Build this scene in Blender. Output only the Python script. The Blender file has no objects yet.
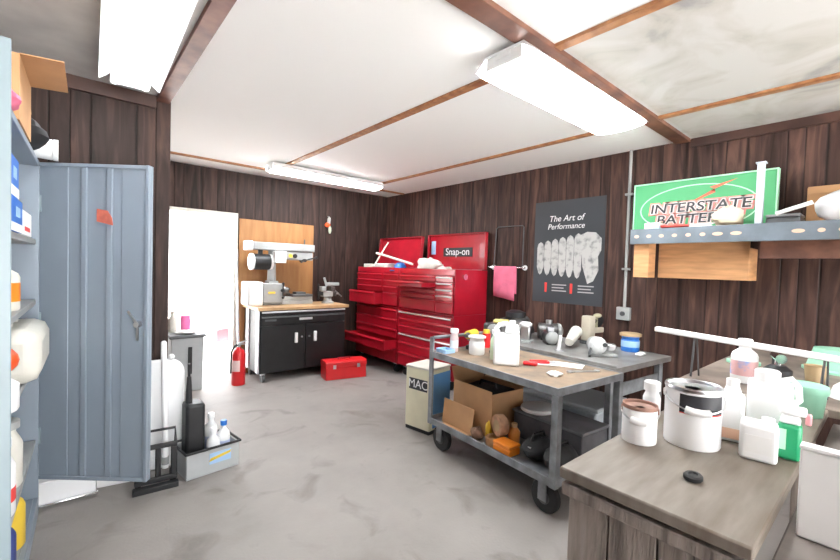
import bpy, bmesh, math, random
from mathutils import Vector, Matrix
random.seed(7)
S = bpy.context.scene
COL = S.collection
R = math.radians

# ------------------------------------------------------------------ materials
MATS = {}
def mat(name, col, rough=0.55, metal=0.0, var=0.0, vscale=8.0, col2=None, bump=0.0, bscale=40.0, emit=0.0, trans=0.0, alpha=1.0, stretch=(1, 1, 1), lo=0.35, hi=0.65, coat=0.0):
    if name in MATS: return MATS[name]
    m = bpy.data.materials.new(name); m.use_nodes = True
    nt = m.node_tree; b = nt.nodes['Principled BSDF']
    c = (*col, 1)
    b.inputs['Base Color'].default_value = c
    b.inputs['Roughness'].default_value = rough
    b.inputs['Metallic'].default_value = metal
    if coat: b.inputs['Coat Weight'].default_value = coat
    if trans: b.inputs['Transmission Weight'].default_value = trans
    if emit:
        b.inputs['Emission Color'].default_value = c; b.inputs['Emission Strength'].default_value = emit
    if var or col2 or bump:
        tc = nt.nodes.new('ShaderNodeTexCoord'); mp = nt.nodes.new('ShaderNodeMapping')
        mp.inputs['Scale'].default_value = stretch
        nt.links.new(tc.outputs['Object'], mp.inputs['Vector'])
        if var or col2:
            n = nt.nodes.new('ShaderNodeTexNoise'); n.inputs['Scale'].default_value = vscale; n.inputs['Detail'].default_value = 5
            nt.links.new(mp.outputs[0], n.inputs['Vector'])
            r = nt.nodes.new('ShaderNodeValToRGB')
            r.color_ramp.elements[0].position = lo; r.color_ramp.elements[1].position = hi
            c2 = col2 if col2 else tuple(max(0, x * (1 - var)) for x in col)
            r.color_ramp.elements[0].color = (*c2, 1); r.color_ramp.elements[1].color = c
            nt.links.new(n.outputs['Fac'], r.inputs[0]); nt.links.new(r.outputs[0], b.inputs['Base Color'])
        if bump:
            n2 = nt.nodes.new('ShaderNodeTexNoise'); n2.inputs['Scale'].default_value = bscale; n2.inputs['Detail'].default_value = 4
            nt.links.new(mp.outputs[0], n2.inputs['Vector'])
            bp = nt.nodes.new('ShaderNodeBump'); bp.inputs['Strength'].default_value = bump; bp.inputs['Distance'].default_value = 0.01
            nt.links.new(n2.outputs['Fac'], bp.inputs['Height']); nt.links.new(bp.outputs[0], b.inputs['Normal'])
    MATS[name] = m
    return m

def panel_mat(name, axis, gain=1.0):
    """dark stained vertical-groove wood panelling; axis = 0 / 1: the world axis that runs along the wall"""
    m = bpy.data.materials.new(name); m.use_nodes = True
    nt = m.node_tree; N = nt.nodes; L = nt.links; b = N['Principled BSDF']
    def math_(op, a, bb=None, c=None):
        n = N.new('ShaderNodeMath'); n.operation = op
        for i, v in enumerate((a, bb, c)):
            if v is None: continue
            if isinstance(v, (int, float)): n.inputs[i].default_value = v
            else: L.new(v, n.inputs[i])
        return n.outputs[0]
    tc = N.new('ShaderNodeTexCoord'); sp = N.new('ShaderNodeSeparateXYZ'); L.new(tc.outputs['Object'], sp.inputs[0])
    u = sp.outputs[axis]
    # irregular board widths: warp the coordinate before cutting it into boards
    w = math_('ADD', math_('MULTIPLY', u, 6.6), math_('MULTIPLY', math_('SINE', math_('MULTIPLY', u, 13.0)), 0.33))
    fr = math_('FRACT', w); idx = math_('FLOOR', w)
    wn = N.new('ShaderNodeTexWhiteNoise'); wn.noise_dimensions = '1D'; L.new(idx, wn.inputs['W'])
    g = math_('MINIMUM', fr, math_('SUBTRACT', 1.0, fr))
    groove = N.new('ShaderNodeMapRange'); L.new(g, groove.inputs[0]); groove.inputs[1].default_value = 0.015; groove.inputs[2].default_value = 0.06
    # grain
    cx = N.new('ShaderNodeCombineXYZ')
    L.new(math_('ADD', math_('MULTIPLY', u, 16.0), math_('MULTIPLY', wn.outputs['Value'], 40.0)), cx.inputs[0])
    L.new(math_('MULTIPLY', sp.outputs[2], 1.5), cx.inputs[2]); L.new(math_('MULTIPLY', idx, 3.7), cx.inputs[1])
    n1 = N.new('ShaderNodeTexNoise'); n1.inputs['Scale'].default_value = 1.0; n1.inputs['Detail'].default_value = 6; n1.inputs['Distortion'].default_value = 1.2
    L.new(cx.outputs[0], n1.inputs['Vector'])
    ramp = N.new('ShaderNodeValToRGB')
    e = ramp.color_ramp.elements
    e[0].position = 0.30; e[0].color = (0.021, 0.0105, 0.008, 1)
    e[1].position = 0.76; e[1].color = (0.135, 0.070, 0.052, 1)
    e2 = ramp.color_ramp.elements.new(0.52); e2.color = (0.062, 0.031, 0.0245, 1)
    L.new(n1.outputs['Fac'], ramp.inputs[0])
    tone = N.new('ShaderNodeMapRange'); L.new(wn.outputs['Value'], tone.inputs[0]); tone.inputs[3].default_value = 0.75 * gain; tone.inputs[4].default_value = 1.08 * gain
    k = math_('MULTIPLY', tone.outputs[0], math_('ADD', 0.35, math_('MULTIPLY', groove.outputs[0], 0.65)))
    mx = N.new('ShaderNodeVectorMath'); mx.operation = 'SCALE'
    L.new(ramp.outputs[0], mx.inputs[0]); L.new(k, mx.inputs['Scale']); L.new(mx.outputs[0], b.inputs['Base Color'])
    bp = N.new('ShaderNodeBump'); bp.inputs['Strength'].default_value = 0.6; bp.inputs['Distance'].default_value = 0.006
    L.new(groove.outputs[0], bp.inputs['Height']); L.new(bp.outputs[0], b.inputs['Normal'])
    b.inputs['Roughness'].default_value = 0.62
    b.inputs['Specular IOR Level'].default_value = 0.3
    return m

def floor_mat():
    m = bpy.data.materials.new('worn_concrete'); m.use_nodes = True
    nt = m.node_tree; N = nt.nodes; L = nt.links; b = N['Principled BSDF']
    tc = N.new('ShaderNodeTexCoord')
    n = N.new('ShaderNodeTexNoise'); n.inputs['Scale'].default_value = 1.1; n.inputs['Detail'].default_value = 9; n.inputs['Roughness'].default_value = 0.62
    L.new(tc.outputs['Object'], n.inputs['Vector'])
    r = N.new('ShaderNodeValToRGB'); e = r.color_ramp.elements
    e[0].position = 0.30; e[0].color = (0.215, 0.196, 0.183, 1)
    e[1].position = 0.72; e[1].color = (0.325, 0.298, 0.282, 1)
    x = e.new(0.48); x.color = (0.275, 0.252, 0.238, 1)
    L.new(n.outputs['Fac'], r.inputs[0])
    n2 = N.new('ShaderNodeTexNoise'); n2.inputs['Scale'].default_value = 3.4; n2.inputs['Detail'].default_value = 6; n2.inputs['Distortion'].default_value = 0.7
    L.new(tc.outputs['Object'], n2.inputs['Vector'])
    r2 = N.new('ShaderNodeValToRGB'); r2.color_ramp.elements[0].position = 0.28; r2.color_ramp.elements[0].color = (0.48, 0.46, 0.45, 1)
    r2.color_ramp.elements[1].position = 0.44; r2.color_ramp.elements[1].color = (1, 1, 1, 1)
    L.new(n2.outputs['Fac'], r2.inputs[0])
    mx = N.new('ShaderNodeMix'); mx.data_type = 'RGBA'; mx.blend_type = 'MULTIPLY'; mx.inputs[0].default_value = 0.6
    L.new(r.outputs[0], mx.inputs[6]); L.new(r2.outputs[0], mx.inputs[7]); L.new(mx.outputs[2], b.inputs['Base Color'])
    n3 = N.new('ShaderNodeTexNoise'); n3.inputs['Scale'].default_value = 60; n3.inputs['Detail'].default_value = 4
    L.new(tc.outputs['Object'], n3.inputs['Vector'])
    bp = N.new('ShaderNodeBump'); bp.inputs['Strength'].default_value = 0.15; bp.inputs['Distance'].default_value = 0.01
    L.new(n3.outputs['Fac'], bp.inputs['Height']); L.new(bp.outputs[0], b.inputs['Normal'])
    b.inputs['Roughness'].default_value = 0.6
    return m

def ceiling_mat():
    m = bpy.data.materials.new('off_white_ceiling_board'); m.use_nodes = True
    nt = m.node_tree; N = nt.nodes; L = nt.links; b = N['Principled BSDF']
    tc = N.new('ShaderNodeTexCoord'); sp = N.new('ShaderNodeSeparateXYZ'); L.new(tc.outputs['Object'], sp.inputs[0])
    # water stains: only on the boards that stand near the shelf (object x > 2, y < 1.2)
    n = N.new('ShaderNodeTexNoise'); n.inputs['Scale'].default_value = 2.6; n.inputs['Detail'].default_value = 7; n.inputs['Distortion'].default_value = 0.8
    L.new(tc.outputs['Object'], n.inputs['Vector'])
    r = N.new('ShaderNodeValToRGB'); e = r.color_ramp.elements
    e[0].position = 0.30; e[0].color = (0.28, 0.278, 0.272, 1); e[1].position = 0.56; e[1].color = (0.49, 0.485, 0.465, 1)
    x = e.new(0.42); x.color = (0.42, 0.405, 0.37, 1)
    L.new(n.outputs['Fac'], r.inputs[0])
    my = N.new('ShaderNodeMapRange'); L.new(sp.outputs[1], my.inputs[0]); my.inputs[1].default_value = 1.25; my.inputs[2].default_value = 1.15
    mxr = N.new('ShaderNodeMapRange'); L.new(sp.outputs[0], mxr.inputs[0]); mxr.inputs[1].default_value = 1.85; mxr.inputs[2].default_value = 1.95
    mu = N.new('ShaderNodeMath'); mu.operation = 'MULTIPLY'; L.new(my.outputs[0], mu.inputs[0]); L.new(mxr.outputs[0], mu.inputs[1])
    mx = N.new('ShaderNodeMix'); mx.data_type = 'RGBA'; L.new(mu.outputs[0], mx.inputs[0])
    mx.inputs[6].default_value = (0.90, 0.90, 0.885, 1); L.new(r.outputs[0], mx.inputs[7])
    gx = N.new('ShaderNodeMapRange'); L.new(sp.outputs[0], gx.inputs[0]); gx.inputs[1].default_value = 0.50; gx.inputs[2].default_value = 0.49
    n5 = N.new('ShaderNodeTexNoise'); n5.inputs['Scale'].default_value = 5; n5.inputs['Detail'].default_value = 6; L.new(tc.outputs['Object'], n5.inputs['Vector'])
    r5 = N.new('ShaderNodeValToRGB'); r5.color_ramp.elements[0].position = .3; r5.color_ramp.elements[0].color = (.56, .55, .54, 1); r5.color_ramp.elements[1].position = .7; r5.color_ramp.elements[1].color = (.68, .67, .65, 1)
    L.new(n5.outputs['Fac'], r5.inputs[0])
    m5 = N.new('ShaderNodeMix'); m5.data_type = 'RGBA'; L.new(gx.outputs[0], m5.inputs[0]); L.new(mx.outputs[2], m5.inputs[6]); L.new(r5.outputs[0], m5.inputs[7])
    L.new(m5.outputs[2], b.inputs['Base Color']); b.inputs['Roughness'].default_value = 0.85
    return m

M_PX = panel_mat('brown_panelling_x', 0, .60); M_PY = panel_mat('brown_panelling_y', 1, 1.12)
M_FLOOR = floor_mat(); M_CEIL = ceiling_mat()
W_BAT = mat('stained_batten', (0.42, 0.20, 0.085), 0.5, col2=(0.25, 0.10, 0.04), vscale=5, stretch=(3, 3, 3))
W_BEAM = mat('dark_ceiling_board', (0.20, 0.085, 0.05), 0.55, col2=(0.085, 0.034, 0.022), vscale=6)
W_BEAM2 = mat('reddish_ceiling_board', (0.26, 0.115, 0.085), 0.55, col2=(0.11, 0.04, 0.03), vscale=7)
W_TRIM = mat('dark_moulding', (0.085, 0.038, 0.028), 0.5, var=0.5, vscale=5)
W_PLY = mat('orange_plywood', (0.38, 0.185, 0.062), 0.55, col2=(0.31, 0.135, 0.042), vscale=3, stretch=(6, 6, 0.8))
W_TOP = mat('light_butcher_block', (0.58, 0.36, 0.18), 0.4, var=0.3, vscale=5, stretch=(1, 12, 1))
W_BOX = mat('pale_orange_wood', (0.60, 0.31, 0.14), 0.6, var=0.3, vscale=4, stretch=(1, 1, 8))
W_GREY = mat('weathered_plank', (0.30, 0.255, 0.225), 0.75, col2=(0.13, 0.105, 0.09), vscale=7, stretch=(5, 5, 0.5), bump=0.4)
W_SLAB = mat('worn_bench_top', (0.205, 0.180, 0.152), 0.55, col2=(0.13, 0.098, 0.072), vscale=5, stretch=(1, 6, 1), lo=0.25, hi=0.7)
W_DARKTOP = mat('dusty_dark_top', (0.19, 0.165, 0.15), 0.7, var=0.5, vscale=6)
CARD = mat('cardboard', (0.56, 0.315, 0.15), 0.8, var=0.18, vscale=4)
CARD2 = mat('tan_hardboard', (0.29, 0.205, 0.14), 0.7, col2=(0.165, 0.13, 0.10), vscale=7, lo=.3, hi=.6)
WHITE = mat('white_plastic', (0.90, 0.905, 0.91), 0.38, var=0.03)
WHITE2 = mat('white_enamel', (0.90, 0.90, 0.90), 0.3)
OFFW = mat('off_white_plastic', (0.72, 0.70, 0.63), 0.5, var=0.1)
CREAM = mat('cream_enamel', (0.78, 0.74, 0.55), 0.45, var=0.08)
BLUEP = mat('sky_blue_panel', (0.12, 0.32, 0.62), 0.45, var=0.1)
RED = mat('glossy_red_enamel', (0.46, 0.010, 0.026), 0.28, var=0.15, coat=0.4)
RED2 = mat('dark_red_inside', (0.33, 0.008, 0.02), 0.45, var=0.2)
REDB = mat('bright_red_enamel', (0.72, 0.02, 0.025), 0.32, var=0.1)
BLACK = mat('black_powder_coat', (0.012, 0.012, 0.013), 0.4, var=0.3)
BLACKP = mat('black_plastic', (0.018, 0.018, 0.02), 0.5, var=0.3)
RUBBER = mat('black_rubber', (0.016, 0.016, 0.017), 0.75)
STEEL = mat('brushed_steel', (0.62, 0.63, 0.65), 0.3, 1.0)
CHROME = mat('bright_chrome', (0.8, 0.8, 0.82), 0.12, 1.0)
ALU = mat('pale_aluminium', (0.74, 0.75, 0.78), 0.35, 0.6)
GREYM = mat('grey_machine_paint', (0.36, 0.37, 0.365), 0.4, var=0.12)
DGREY = mat('dark_grey_metal', (0.13, 0.135, 0.14), 0.45, 0.5, var=0.3)
CABG = mat('grey_cabinet_paint', (0.26, 0.31, 0.37), 0.42, var=0.06, vscale=3)
CABL = mat('pale_blue_grey_paint', (0.235, 0.305, 0.335), 0.4, var=0.06)
CABIN = mat('cabinet_inside_paint', (0.20, 0.22, 0.24), 0.5)
CARTG = mat('worn_grey_cart_paint', (0.27, 0.29, 0.31), 0.5, 0.2, col2=(0.15, 0.155, 0.165), vscale=9)
STEELTOP = mat('dusty_steel_top', (0.33, 0.33, 0.325), 0.45, 0.3, col2=(0.20, 0.19, 0.18), vscale=5)
TOTE = mat('grey_tub_plastic', (0.45, 0.47, 0.48), 0.5, var=0.08)
BLUE = mat('strong_blue', (0.03, 0.20, 0.68), 0.4, var=0.1)
BLUE2 = mat('box_blue', (0.03, 0.17, 0.62), 0.5, var=0.1)
NAVY = mat('navy_blue', (0.03, 0.05, 0.22), 0.5)
YEL = mat('yellow', (0.80, 0.55, 0.05), 0.5, var=0.1)
ORANGE = mat('orange', (0.85, 0.25, 0.02), 0.45, var=0.1)
ORED = mat('orange_red_plastic', (0.82, 0.10, 0.02), 0.35)
PINK = mat('pink_cloth', (0.85, 0.20, 0.32), 0.9, var=0.12, vscale=12)
HOTPINK = mat('hot_pink', (0.85, 0.18, 0.42), 0.7)
GREEN = mat('sign_green', (0.085, 0.40, 0.165), 0.6, var=0.05)
MINT = mat('mint_plastic', (0.33, 0.66, 0.48), 0.45, var=0.06)
KGREEN = mat('bottle_green', (0.02, 0.33, 0.14), 0.35)
TEXTW = mat('printed_white', (0.85, 0.85, 0.85), 0.5)
TEXTP = mat('printed_pale_pink', (0.82, 0.70, 0.68), 0.6)
TEXTK = mat('printed_black', (0.03, 0.03, 0.035), 0.5)
TEXTR = mat('printed_red', (0.75, 0.05, 0.04), 0.5)
TEXTG = mat('printed_pale_green', (0.45, 0.80, 0.55), 0.5)
POSTER = mat('charcoal_poster_paper', (0.045, 0.05, 0.058), 0.42, var=0.15, vscale=2)
ENGINE = mat('poster_pale_metal', (0.50, 0.495, 0.48), 0.5, col2=(0.22, 0.22, 0.22), vscale=16, lo=0.30, hi=0.50)
PALEBLUE = mat('pale_blue_print', (0.35, 0.55, 0.78), 0.45)
RUST = mat('rusty_brown_lid', (0.36, 0.20, 0.15), 0.7, var=0.3, vscale=15)
GREASE = mat('greasy_metal', (0.16, 0.155, 0.15), 0.4, 0.6, col2=(0.05, 0.05, 0.05), vscale=14)
CLOTHW = mat('white_rag', (0.80, 0.78, 0.73), 0.9, var=0.1, vscale=10)
PAPER = mat('white_paper', (0.88, 0.88, 0.87), 0.8, var=0.04)
TAN = mat('tan_plastic', (0.50, 0.36, 0.20), 0.6, var=0.2)
GROUND = mat('outside_concrete', (0.80, 0.79, 0.77), 0.8, var=0.08, vscale=2)
TUBE = mat('lit_fluorescent_tube', (0.94, 0.98, 1.0), 0.4, emit=26.0)
TUBE_OLD = mat('dim_fluorescent_tube', (0.94, 0.98, 1.0), 0.4, emit=8.0)
def lens_mat():
    m = mat('lit_diffuser', (0.94, 0.98, 1.0), 0.4, emit=17.0)
    return m
LENS = lens_mat()

# ------------------------------------------------------------------ mesh builder
class MB:
    def __init__(s): s.bm = bmesh.new()
    def _add(s, verts, faces, mi=0, mtx=None, smooth=True):
        vs = [s.bm.verts.new((mtx @ Vector(v)) if mtx else v) for v in verts]
        out = []
        for f in faces:
            try:
                fc = s.bm.faces.new([vs[i] for i in f]); fc.material_index = mi; fc.smooth = smooth; out.append(fc)
            except ValueError: pass
        return s
    def box(s, c, d, rot=None, mi=0, taper=1.0):
        x, y, z = d[0] / 2, d[1] / 2, d[2] / 2; t = taper
        v = [(-x, -y, -z), (x, -y, -z), (x, y, -z), (-x, y, -z), (-x * t, -y * t, z), (x * t, -y * t, z), (x * t, y * t, z), (-x * t, y * t, z)]
        f = [(3, 2, 1, 0), (4, 5, 6, 7), (0, 1, 5, 4), (1, 2, 6, 5), (2, 3, 7, 6), (3, 0, 4, 7)]
        m = Matrix.Translation(c)
        if rot is not None:
            from mathutils import Euler
            m = m @ Euler(rot).to_matrix().to_4x4()
        return s._add(v, f, mi, m)
    def bx(s, x0, x1, y0, y1, z0, z1, mi=0):
        return s.box(((x0 + x1) / 2, (y0 + y1) / 2, (z0 + z1) / 2), (abs(x1 - x0), abs(y1 - y0), abs(z1 - z0)), None, mi)
    def lathe(s, prof, c=(0, 0, 0), n=24, mi=0, axis=None, sx=1.0, sy=1.0):
        m = Matrix.Translation(c)
        if axis is not None: m = m @ Vector((0, 0, 1)).rotation_difference(Vector(axis)).to_matrix().to_4x4()
        v = []; f = []
        for r, z in prof:
            r = max(r, 0.0004)
            for i in range(n):
                a = 2 * math.pi * i / n; v.append((r * math.cos(a) * sx, r * math.sin(a) * sy, z))
        k = len(prof)
        for j in range(k - 1):
            for i in range(n):
                f.append((j * n + i, j * n + (i + 1) % n, (j + 1) * n + (i + 1) % n, (j + 1) * n + i))
        f.append(tuple(reversed(range(n)))); f.append(tuple((k - 1) * n + i for i in range(n)))
        return s._add(v, f, mi, m)
    def cyl(s, p0, p1, r, r2=None, n=18, mi=0):
        p0 = Vector(p0); p1 = Vector(p1); d = p1 - p0
        return s.lathe([(r, 0), (r if r2 is None else r2, d.length)], p0, n, mi, d.normalized())
    def tube(s, pts, r, n=8, mi=0):
        pts = [Vector(p) for p in pts]; v = []; f = []
        prev = None
        for i, p in enumerate(pts):
            t = (pts[min(i + 1, len(pts) - 1)] - pts[max(i - 1, 0)]).normalized()
            if prev is None:
                a = t.orthogonal().normalized()
            else:
                a = (prev - t * prev.dot(t)); a = a.normalized() if a.length > 1e-6 else t.orthogonal().normalized()
            prev = a; b = t.cross(a)
            for j in range(n):
                g = 2 * math.pi * j / n; v.append(p + (a * math.cos(g) + b * math.sin(g)) * r)
        for i in range(len(pts) - 1):
            for j in range(n):
                f.append((i * n + j, i * n + (j + 1) % n, (i + 1) * n + (j + 1) % n, (i + 1) * n + j))
        f.append(tuple(reversed(range(n)))); f.append(tuple((len(pts) - 1) * n + j for j in range(n)))
        return s._add(v, f, mi)
    def ball(s, c, r, n=16, mi=0, sc=(1, 1, 1)):
        k = n // 2
        prof = [(r * math.sin(math.pi * i / k), -r * math.cos(math.pi * i / k)) for i in range(k + 1)]
        v = []; f = []
        for rr, z in prof:
            rr = max(rr, 0.0003)
            for i in range(n):
                a = 2 * math.pi * i / n; v.append((rr * math.cos(a) * sc[0] + c[0], rr * math.sin(a) * sc[1] + c[1], z * sc[2] + c[2]))
        for j in range(k):
            for i in range(n): f.append((j * n + i, j * n + (i + 1) % n, (j + 1) * n + (i + 1) % n, (j + 1) * n + i))
        f.append(tuple(reversed(range(n)))); f.append(tuple(k * n + i for i in range(n)))
        return s._add(v, f, mi)
    def prism(s, poly, t0, t1, mtx=None, mi=0):
        """poly in local xy, extruded t0..t1 along local z, mapped by mtx"""
        n = len(poly)
        v = [(x, y, t0) for x, y in poly] + [(x, y, t1) for x, y in poly]
        f = [tuple(reversed(range(n))), tuple(range(n, 2 * n))] + [(i, (i + 1) % n, n + (i + 1) % n, n + i) for i in range(n)]
        return s._add(v, f, mi, mtx)
    def lump(s, c, d, seed=0, amp=0.18, mi=0, n=18):
        """soft irregular body (rag, bag, casting)"""
        rnd = random.Random(seed); ph = [rnd.uniform(0, 6.28) for _ in range(9)]
        k = n // 2; v = []; f = []
        for j in range(k + 1):
            t = math.pi * j / k
            for i in range(n):
                a = 2 * math.pi * i / n
                w = 1 + amp * (math.sin(3 * a + ph[0] + 2 * t) * 0.5 + math.sin(5 * a + ph[1] - 3 * t) * 0.35 + math.sin(4 * t + ph[2] + a) * 0.5)
                st = max(math.sin(t), 0.002)
                v.append((c[0] + d[0] / 2 * w * st * math.cos(a), c[1] + d[1] / 2 * w * st * math.sin(a), c[2] + max(-d[2] / 2 , -d[2] / 2 * w * math.cos(t))))
        for j in range(k):
            for i in range(n): f.append((j * n + i, j * n + (i + 1) % n, (j + 1) * n + (i + 1) % n, (j + 1) * n + i))
        f.append(tuple(reversed(range(n)))); f.append(tuple(k * n + i for i in range(n)))
        return s._add(v, f, mi)
    def build(s, name, mats, parent=None, bev=0.0, loc=None, rz=0.0):
        bmesh.ops.recalc_face_normals(s.bm, faces=s.bm.faces)
        me = bpy.data.meshes.new(name); s.bm.to_mesh(me); s.bm.free()
        for m in (mats if isinstance(mats, (list, tuple)) else [mats]): me.materials.append(m)
        me.set_sharp_from_angle(angle=R(38))
        o = bpy.data.objects.new(name, me); COL.objects.link(o)
        if parent is not None: o.parent = parent
        if loc is not None: o.location = loc
        o.rotation_euler = (0, 0, rz)
        if bev:
            b = o.modifiers.new('bevel', 'BEVEL'); b.width = bev; b.segments = 2; b.limit_method = 'ANGLE'; b.angle_limit = R(40)
            b.harden_normals = False
        return o

def tag(o, label, cat, group=None):
    o['label'] = label; o['category'] = cat
    if group: o['group'] = group
    return o
def thing(name, label, cat, loc=(0, 0, 0), rz=0.0, group=None, rot=None):
    o = bpy.data.objects.new(name, None); COL.objects.link(o)
    o.location = loc; o.rotation_euler = rot if rot else (0, 0, rz); o.empty_display_size = 0.05
    return tag(o, label, cat, group)
def struct(o): o['kind'] = 'structure'; return o
def lab(o, t): o['label'] = t; return o
def dup(root, loc, rz, label, group=None):
    r = root.copy(); COL.objects.link(r); r.location = loc; r.rotation_euler = (0, 0, rz); r['label'] = label
    if group: r['group'] = group
    for ch in list(root.children):
        c = ch.copy(); COL.objects.link(c); c.parent = r
        for g in list(ch.children):
            d = g.copy(); COL.objects.link(d); d.parent = c
    return r

def basis(x, y, o):
    x = Vector(x).normalized(); y = Vector(y).normalized(); z = x.cross(y)
    m = Matrix.Identity(4)
    for i in range(3): m[i][0] = x[i]; m[i][1] = y[i]; m[i][2] = z[i]; m[i][3] = o[i]
    return m
def text_mesh(name, body, size, mtx, material, parent, extrude=0.001, offset=0.0, bold=True, xs=1.0):
    """lettering as a mesh; mtx maps text x/y/normal into the parent's space"""
    cu = bpy.data.curves.new(name, 'FONT'); cu.body = body; cu.size = size; cu.align_x = 'CENTER'; cu.align_y = 'CENTER'
    cu.extrude = extrude; cu.offset = offset
    t = bpy.data.objects.new(name, cu); COL.objects.link(t)
    bpy.context.view_layer.update()
    dg = bpy.context.evaluated_depsgraph_get()
    me = bpy.data.meshes.new_from_object(t.evaluated_get(dg))
    bpy.data.objects.remove(t); bpy.data.curves.remove(cu)
    me.transform(mtx @ Matrix.Diagonal((xs, 1, 1, 1)))
    me.materials.clear(); me.materials.append(material)
    o = bpy.data.objects.new(name, me); COL.objects.link(o)
    if parent is not None: o.parent = parent
    return o

# ------------------------------------------------------------------ camera (room axes: X along the back wall, Y along the right-hand wall)
F, YAW, PIT, ROL, H = 408.987, 0.709201, 0.0288576, 0.0300233, 1.45
fwd = Vector((math.sin(YAW) * math.cos(PIT), math.cos(YAW) * math.cos(PIT), -math.sin(PIT)))
rt0 = Vector((math.cos(YAW), -math.sin(YAW), 0)); up0 = rt0.cross(fwd)
rt = rt0 * math.cos(ROL) + up0 * math.sin(ROL); up = -rt0 * math.sin(ROL) + up0 * math.cos(ROL)
cam = bpy.data.cameras.new('camera'); cam.sensor_width = 36; cam.lens = F / 840 * 36; cam.clip_start = 0.03; cam.clip_end = 300
co = bpy.data.objects.new('camera', cam); COL.objects.link(co)
mw = Matrix.Identity(4)
for i in range(3): mw[i][0] = rt[i]; mw[i][1] = up[i]; mw[i][2] = -fwd[i]
mw[0][3], mw[1][3], mw[2][3] = 0, 0, H
co.matrix_world = mw
S.camera = co

# ------------------------------------------------------------------ room shell
XR, YB, ZC = 4.0, 5.55, 2.61
XL, YS, XS, YR = -0.85, 3.48, 0.555, -2.6
struct(MB().bx(XL - .1, XR + .1, YR, YB + .12, -0.1, 0).build('floor', M_FLOOR))
struct(MB().bx(XL - .1, XR + .1, YR - .1, YB + .12, ZC, ZC + 0.1).build('ceiling', M_CEIL))
struct(MB().bx(XR, XR + .1, YR - .1, YB + .12, 0, ZC).build('wall_right', M_PY))
DX0, DX1, DZ = 0.72, 1.632, 2.072
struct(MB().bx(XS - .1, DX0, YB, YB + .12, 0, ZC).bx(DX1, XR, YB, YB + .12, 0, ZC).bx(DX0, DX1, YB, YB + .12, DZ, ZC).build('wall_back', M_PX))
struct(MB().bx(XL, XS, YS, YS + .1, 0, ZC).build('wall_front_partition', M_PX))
struct(MB().bx(XS - .1, XS, YS + .1, YB, 0, ZC).build('wall_partition_side', M_PY))
struct(MB().bx(XL - .1, XL, YR - .1, YS + .1, 0, ZC).build('wall_left', M_PY))
# rear wall (behind the photographer) with a wide open vehicle door
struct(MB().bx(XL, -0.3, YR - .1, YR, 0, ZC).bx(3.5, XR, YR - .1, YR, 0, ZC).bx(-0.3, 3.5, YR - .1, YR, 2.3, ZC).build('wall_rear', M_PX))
struct(MB().bx(-60, 60, -60, 60, -0.3, -0.1).build('ground_outside', GROUND))
# door opening trim
d1 = struct(MB().bx(DX1 - .03, DX1 + .012, YB - .015, YB + .13, 0, DZ + .012).bx(DX0 - .012, DX0 + .03, YB - .015, YB + .13, 0, DZ + .012)
       .bx(DX0 + .03, DX1 - .03, YB - .015, YB + .13, DZ - .03, DZ + .012).build('door_1', OFFW, bev=.004))
# ceiling battens and boards
def trim(n, b, m): struct(b.build('trim_%d' % n, m, bev=.003))
zb = ZC - .018
trim(1, MB().bx(1.885, 1.945, 1.29, 5.06, zb, ZC), W_BAT)
trim(2, MB().bx(1.865, 1.925, YR, 1.18, zb, ZC), W_BAT)
trim(3, MB().bx(3.245, 3.295, 1.29, 5.06, zb, ZC), W_BAT)
trim(4, MB().bx(3.245, 3.30, YR, 1.18, zb, ZC), W_BAT)
trim(5, MB().bx(XS, XR - .03, 5.06, 5.11, zb, ZC), W_BAT)
trim(6, MB().bx(.545, XR - .03, 1.18, 1.29, ZC - .028, ZC), W_BEAM)
trim(7, MB().bx(.462, .545, YR, YS, ZC - .03, ZC), W_BEAM2)
trim(8, MB().bx(XL, .462, YS - .03, YS, ZC - .085, ZC), W_TRIM)
trim(9, MB().bx(XR - .025, XR, YR, 1.18, ZC - .07, ZC), W_TRIM)

# ------------------------------------------------------------------ fluorescent fixtures
def fixture(name, label, loc, L, W, along, tubes=True, lens=True):
    """a shallow white channel with wing reflectors, two lit tubes and a wrap-around diffuser"""
    t = thing(name, label, 'ceiling light', loc, 0 if along == 'x' else along, 'fluorescent fixtures on the ceiling')
    h = W / 2
    b = MB()
    prof = [(-h, -.062), (-h + .004, -.062), (-h * .62, -.012), (h * .62, -.012), (h - .004, -.062), (h, -.062), (h * .68, 0), (-h * .68, 0)]
    b.prism(prof, -L / 2, L / 2, basis((0, 1, 0), (0, 0, 1), (0, 0, 0)))
    b.build('reflector', WHITE2, t)
    b = MB().bx(-L / 2, L / 2, -.045, .045, -.04, -.0125); b.build('ballast_cover', WHITE2, t, .003)
    for s in (-1, 1):
        MB().cyl((-L / 2 + .03, s * h * .5, -.062), (L / 2 - .03, s * h * .5, -.062), .019, n=14).build('tube', TUBE if lens else TUBE_OLD, t)
        MB().bx(s * (L / 2 - .028), s * (L / 2 - .004), -h * .62, h * .62, -.075, -.013).build('lamp_holder', WHITE2, t, .003)
    if lens:
        b = MB(); n = 12; poly = []
        for i in range(n + 1):
            a = math.pi * i / n; poly.append((-math.cos(a) * (h - .001), -.066 - math.sin(a) * .030))
        b.prism(poly, -L / 2 + .035, L / 2 - .035, basis((0, 1, 0), (0, 0, 1), (0, 0, 0)))
        b.build('diffuser', LENS, t)
    return t
fixture('fluorescent_fixture', 'long lit fluorescent ceiling fixture crossing the middle batten, beside the dark board', (2.375, 1.36, ZC - .029), 1.39, .37, 'x')
fixture('fluorescent_fixture', 'lit fluorescent ceiling fixture nearest the back wall, above the red tool chests', (2.47, 4.68, ZC - .019), 1.50, .28, 'x')
fixture('fluorescent_fixture', 'lit fluorescent ceiling fixture with bare tube ends, above the open grey cabinet', (.262, 2.43, ZC - .001), 1.56, .32, R(88.2), lens=False)

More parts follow.
